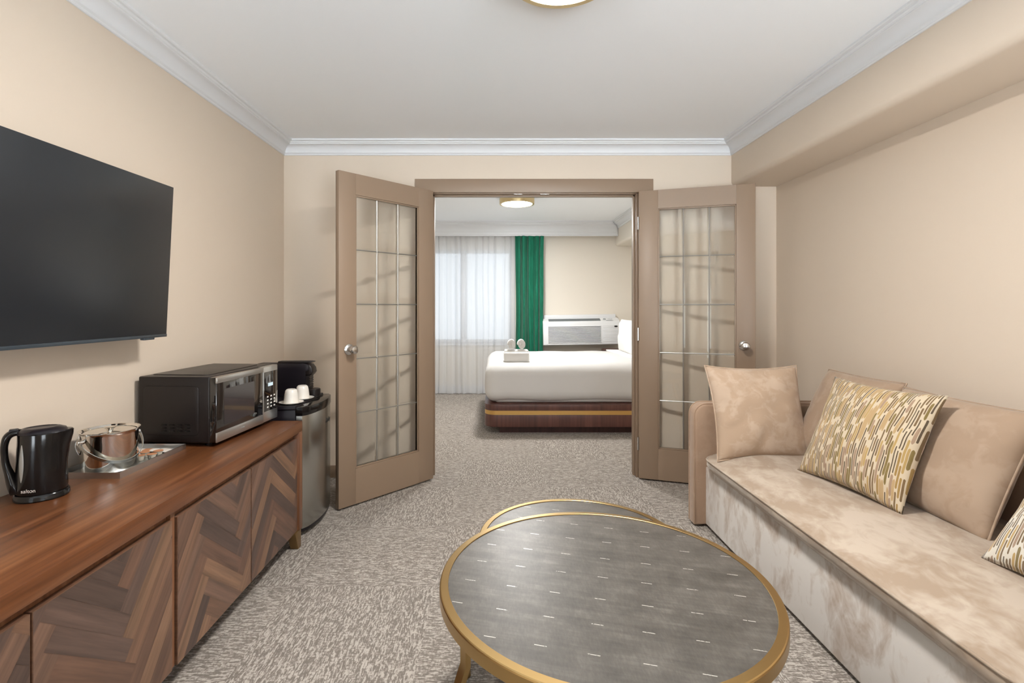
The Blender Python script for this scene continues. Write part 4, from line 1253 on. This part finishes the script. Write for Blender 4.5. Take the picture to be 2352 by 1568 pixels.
for k in range(13):
    z = -0.172 + k * 0.0182
    add_prism(bm, [(-0.2235, z), (-0.215, z + 0.001), (-0.215, z + 0.0100), (-0.2225, z + 0.0095)], 'x', -0.458, 0.263)
mk('louvres', bm, M['acwhite'], ig)
bm = bmesh.new()
for k in range(12):
    z = -0.165 + k * 0.019
    add_box(bm, 0.29, 0.50, -0.2175, -0.214, z, z + 0.011, 0.001)
mk('access_ribs', bm, M['acwhite'], ac)
bm = bmesh.new(); add_prism(bm, rrect(0.445, 0.487, 0.032, 0.052, 0.0095), 'y', -0.2205, -0.214); mk('sensor', bm, M['blackgloss'], ac)
mt2 = Matrix.Translation((0.325, -0.150, 0.1395)) @ Matrix.Rotation(a_, 4, 'X')
bm = bmesh.new(); add_lathe(bm, [(0.010, 0.0), (0.019, 0.0), (0.019, 0.0022), (0.010, 0.0022)], (0, 0, 0), 32, closed=True); bm.transform(mt2); mk('emblem', bm, M['acgrey'], ac)
text_mesh('lettering', 'TRANE', 0.020, M['acgrey'], ac, Matrix.Translation((0.40, -0.150, 0.1395)) @ Matrix.Rotation(a_, 4, 'X') @ Matrix.Translation((0, 0, 0.001)))
bm = bmesh.new(); add_prism(bm, [(-0.055, -0.006), (0.055, -0.006), (0.03, 0.006), (-0.03, 0.006)], 'z', 0, 0.002); bm.transform(Matrix.Translation((0.385, -0.190, 0.1215)) @ Matrix.Rotation(a_, 4, 'X')); mk('control_lid_slot', bm, M['acgrey'], ac)

# ------------------------------------------------------------------ curtains
def curtain(name, lab, cat, x0, x1, y, z0, z1, nf, amp, mat, seed, gather=0.0, hem=False, nu=None, nz=46):
    nu = nu or nf * 14
    bm = bmesh.new(); g = {}
    rnd = random.Random(seed)
    for i in range(nu + 1):
        s = i / nu
        for k in range(nz + 1):
            q = k / nz
            z = z0 + (z1 - z0) * q
            ph = s * nf * 2 * PI + 1.3 * math.sin(s * nf * 1.7 + seed) + 0.5 * math.sin(q * 2.2 + s * 9)
            a = amp * (0.55 + 0.45 * math.sin(s * nf * 2.3 + seed * 2)) * (0.75 + 0.35 * (1 - q))
            a = amp * 0.42 + a * 0.75
            w = 1 - gather * (q ** 2) * 0.0
            xm = (x0 + x1) / 2
            xx = xm + (x0 + s * (x1 - x0) - xm) * (1 - gather * math.sin(PI * min(1, q * 1.0)) * 0.5 * (1 if True else 0))
            xx += 0.010 * math.cos(ph) + (0.012 * mnoise.noise(Vector((s * 6, q * 2.5, seed))))
            yy = y + a * math.sin(ph) + 0.3 * a * math.sin(2.1 * ph + 1.2)
            zz = z
            if k == 0: zz += 0.004 * math.sin(ph * 0.5)
            g[i, k] = bm.verts.new((xx, yy, zz))
    for i in range(nu):
        for k in range(nz): bm.faces.new((g[i, k], g[i + 1, k], g[i + 1, k + 1], g[i, k + 1]))
    bmesh.ops.recalc_face_normals(bm, faces=bm.faces)
    root = thing(name, lab, cat, ((x0 + x1) / 2, y, z0))
    wpart('panel', bm, mat, root, 180)
    if hem:
        bm = bmesh.new()
        A = [g_ for g_ in range(nu + 1)]
        # doubled hem along the floor
        return root
    return root
def curtain2(name, lab, cat, *a, hem=False, heading=0.06, **k):
    return curtain(name, lab, cat, *a, hem=hem, **k)
curtain2('sheer_curtain', 'white sheer curtain hanging in folds over the bedroom window', 'curtain', -1.40, 0.255, 7.076, 0.012, 2.200, 17, 0.024, M['sheer'], 3)
curtain2('green_curtain', 'emerald green velvet curtain gathered beside the window', 'curtain', 0.247, 0.650, 7.000, 0.015, 2.185, 5, 0.036, M['green'], 5, gather=0.14)
bm = bmesh.new(); add_tube(bm, [(-1.45, 7.06, 2.225), (0.72, 7.06, 2.225)], 0.011, 12)
rod = mk('curtain_rail', bm, M['trim'], None); tag(rod, 'white curtain rail hidden behind the bedroom fascia', 'curtain rail')

# ------------------------------------------------------------------ world and render look
w = bpy.data.worlds.new('daylight')
SC.world = w
w.use_nodes = True
bg = w.node_tree.nodes.get('Background') or w.node_tree.nodes.new('ShaderNodeBackground')
nt = w.node_tree
bg.inputs['Color'].default_value = (0.86, 0.93, 1.0, 1)
# rear sky, added ground glow for the ceiling; softer sky on the bedroom side
tc = nt.nodes.new('ShaderNodeTexCoord'); sx = nt.nodes.new('ShaderNodeSeparateXYZ')
nt.links.new(tc.outputs['Generated'], sx.inputs[0])
def mrange(src, a, b, c, d):
    n = nt.nodes.new('ShaderNodeMapRange'); nt.links.new(src, n.inputs[0])
    for k, v in zip((1, 2, 3, 4), (a, b, c, d)): n.inputs[k].default_value = v
    return n.outputs[0]
rear = mrange(sx.outputs[2], -0.15, 0.05, 27.0, 2.2)
side = mrange(sx.outputs[1], -0.3, 0.3, 0.0, 1.0)
mxn = nt.nodes.new('ShaderNodeMix')
nt.links.new(side, mxn.inputs[0]); nt.links.new(rear, mxn.inputs[2]); mxn.inputs[3].default_value = 1.25
nt.links.new(mxn.outputs[0], bg.inputs['Strength'])
SC.view_settings.view_transform = 'Standard'
SC.view_settings.look = 'None'
SC.view_settings.gamma = 1.0
SC.view_settings.use_curve_mapping = False
SC.view_settings.exposure = 0.0
SC.cycles.use_denoising = True
SC.cycles.max_bounces = 10
SC.cycles.diffuse_bounces = 6
SC.cycles.glossy_bounces = 5
SC.cycles.transparent_max_bounces = 16
SC.cycles.sample_clamp_indirect = 6.0
SC.cycles.caustics_reflective = False
SC.cycles.caustics_refractive = False
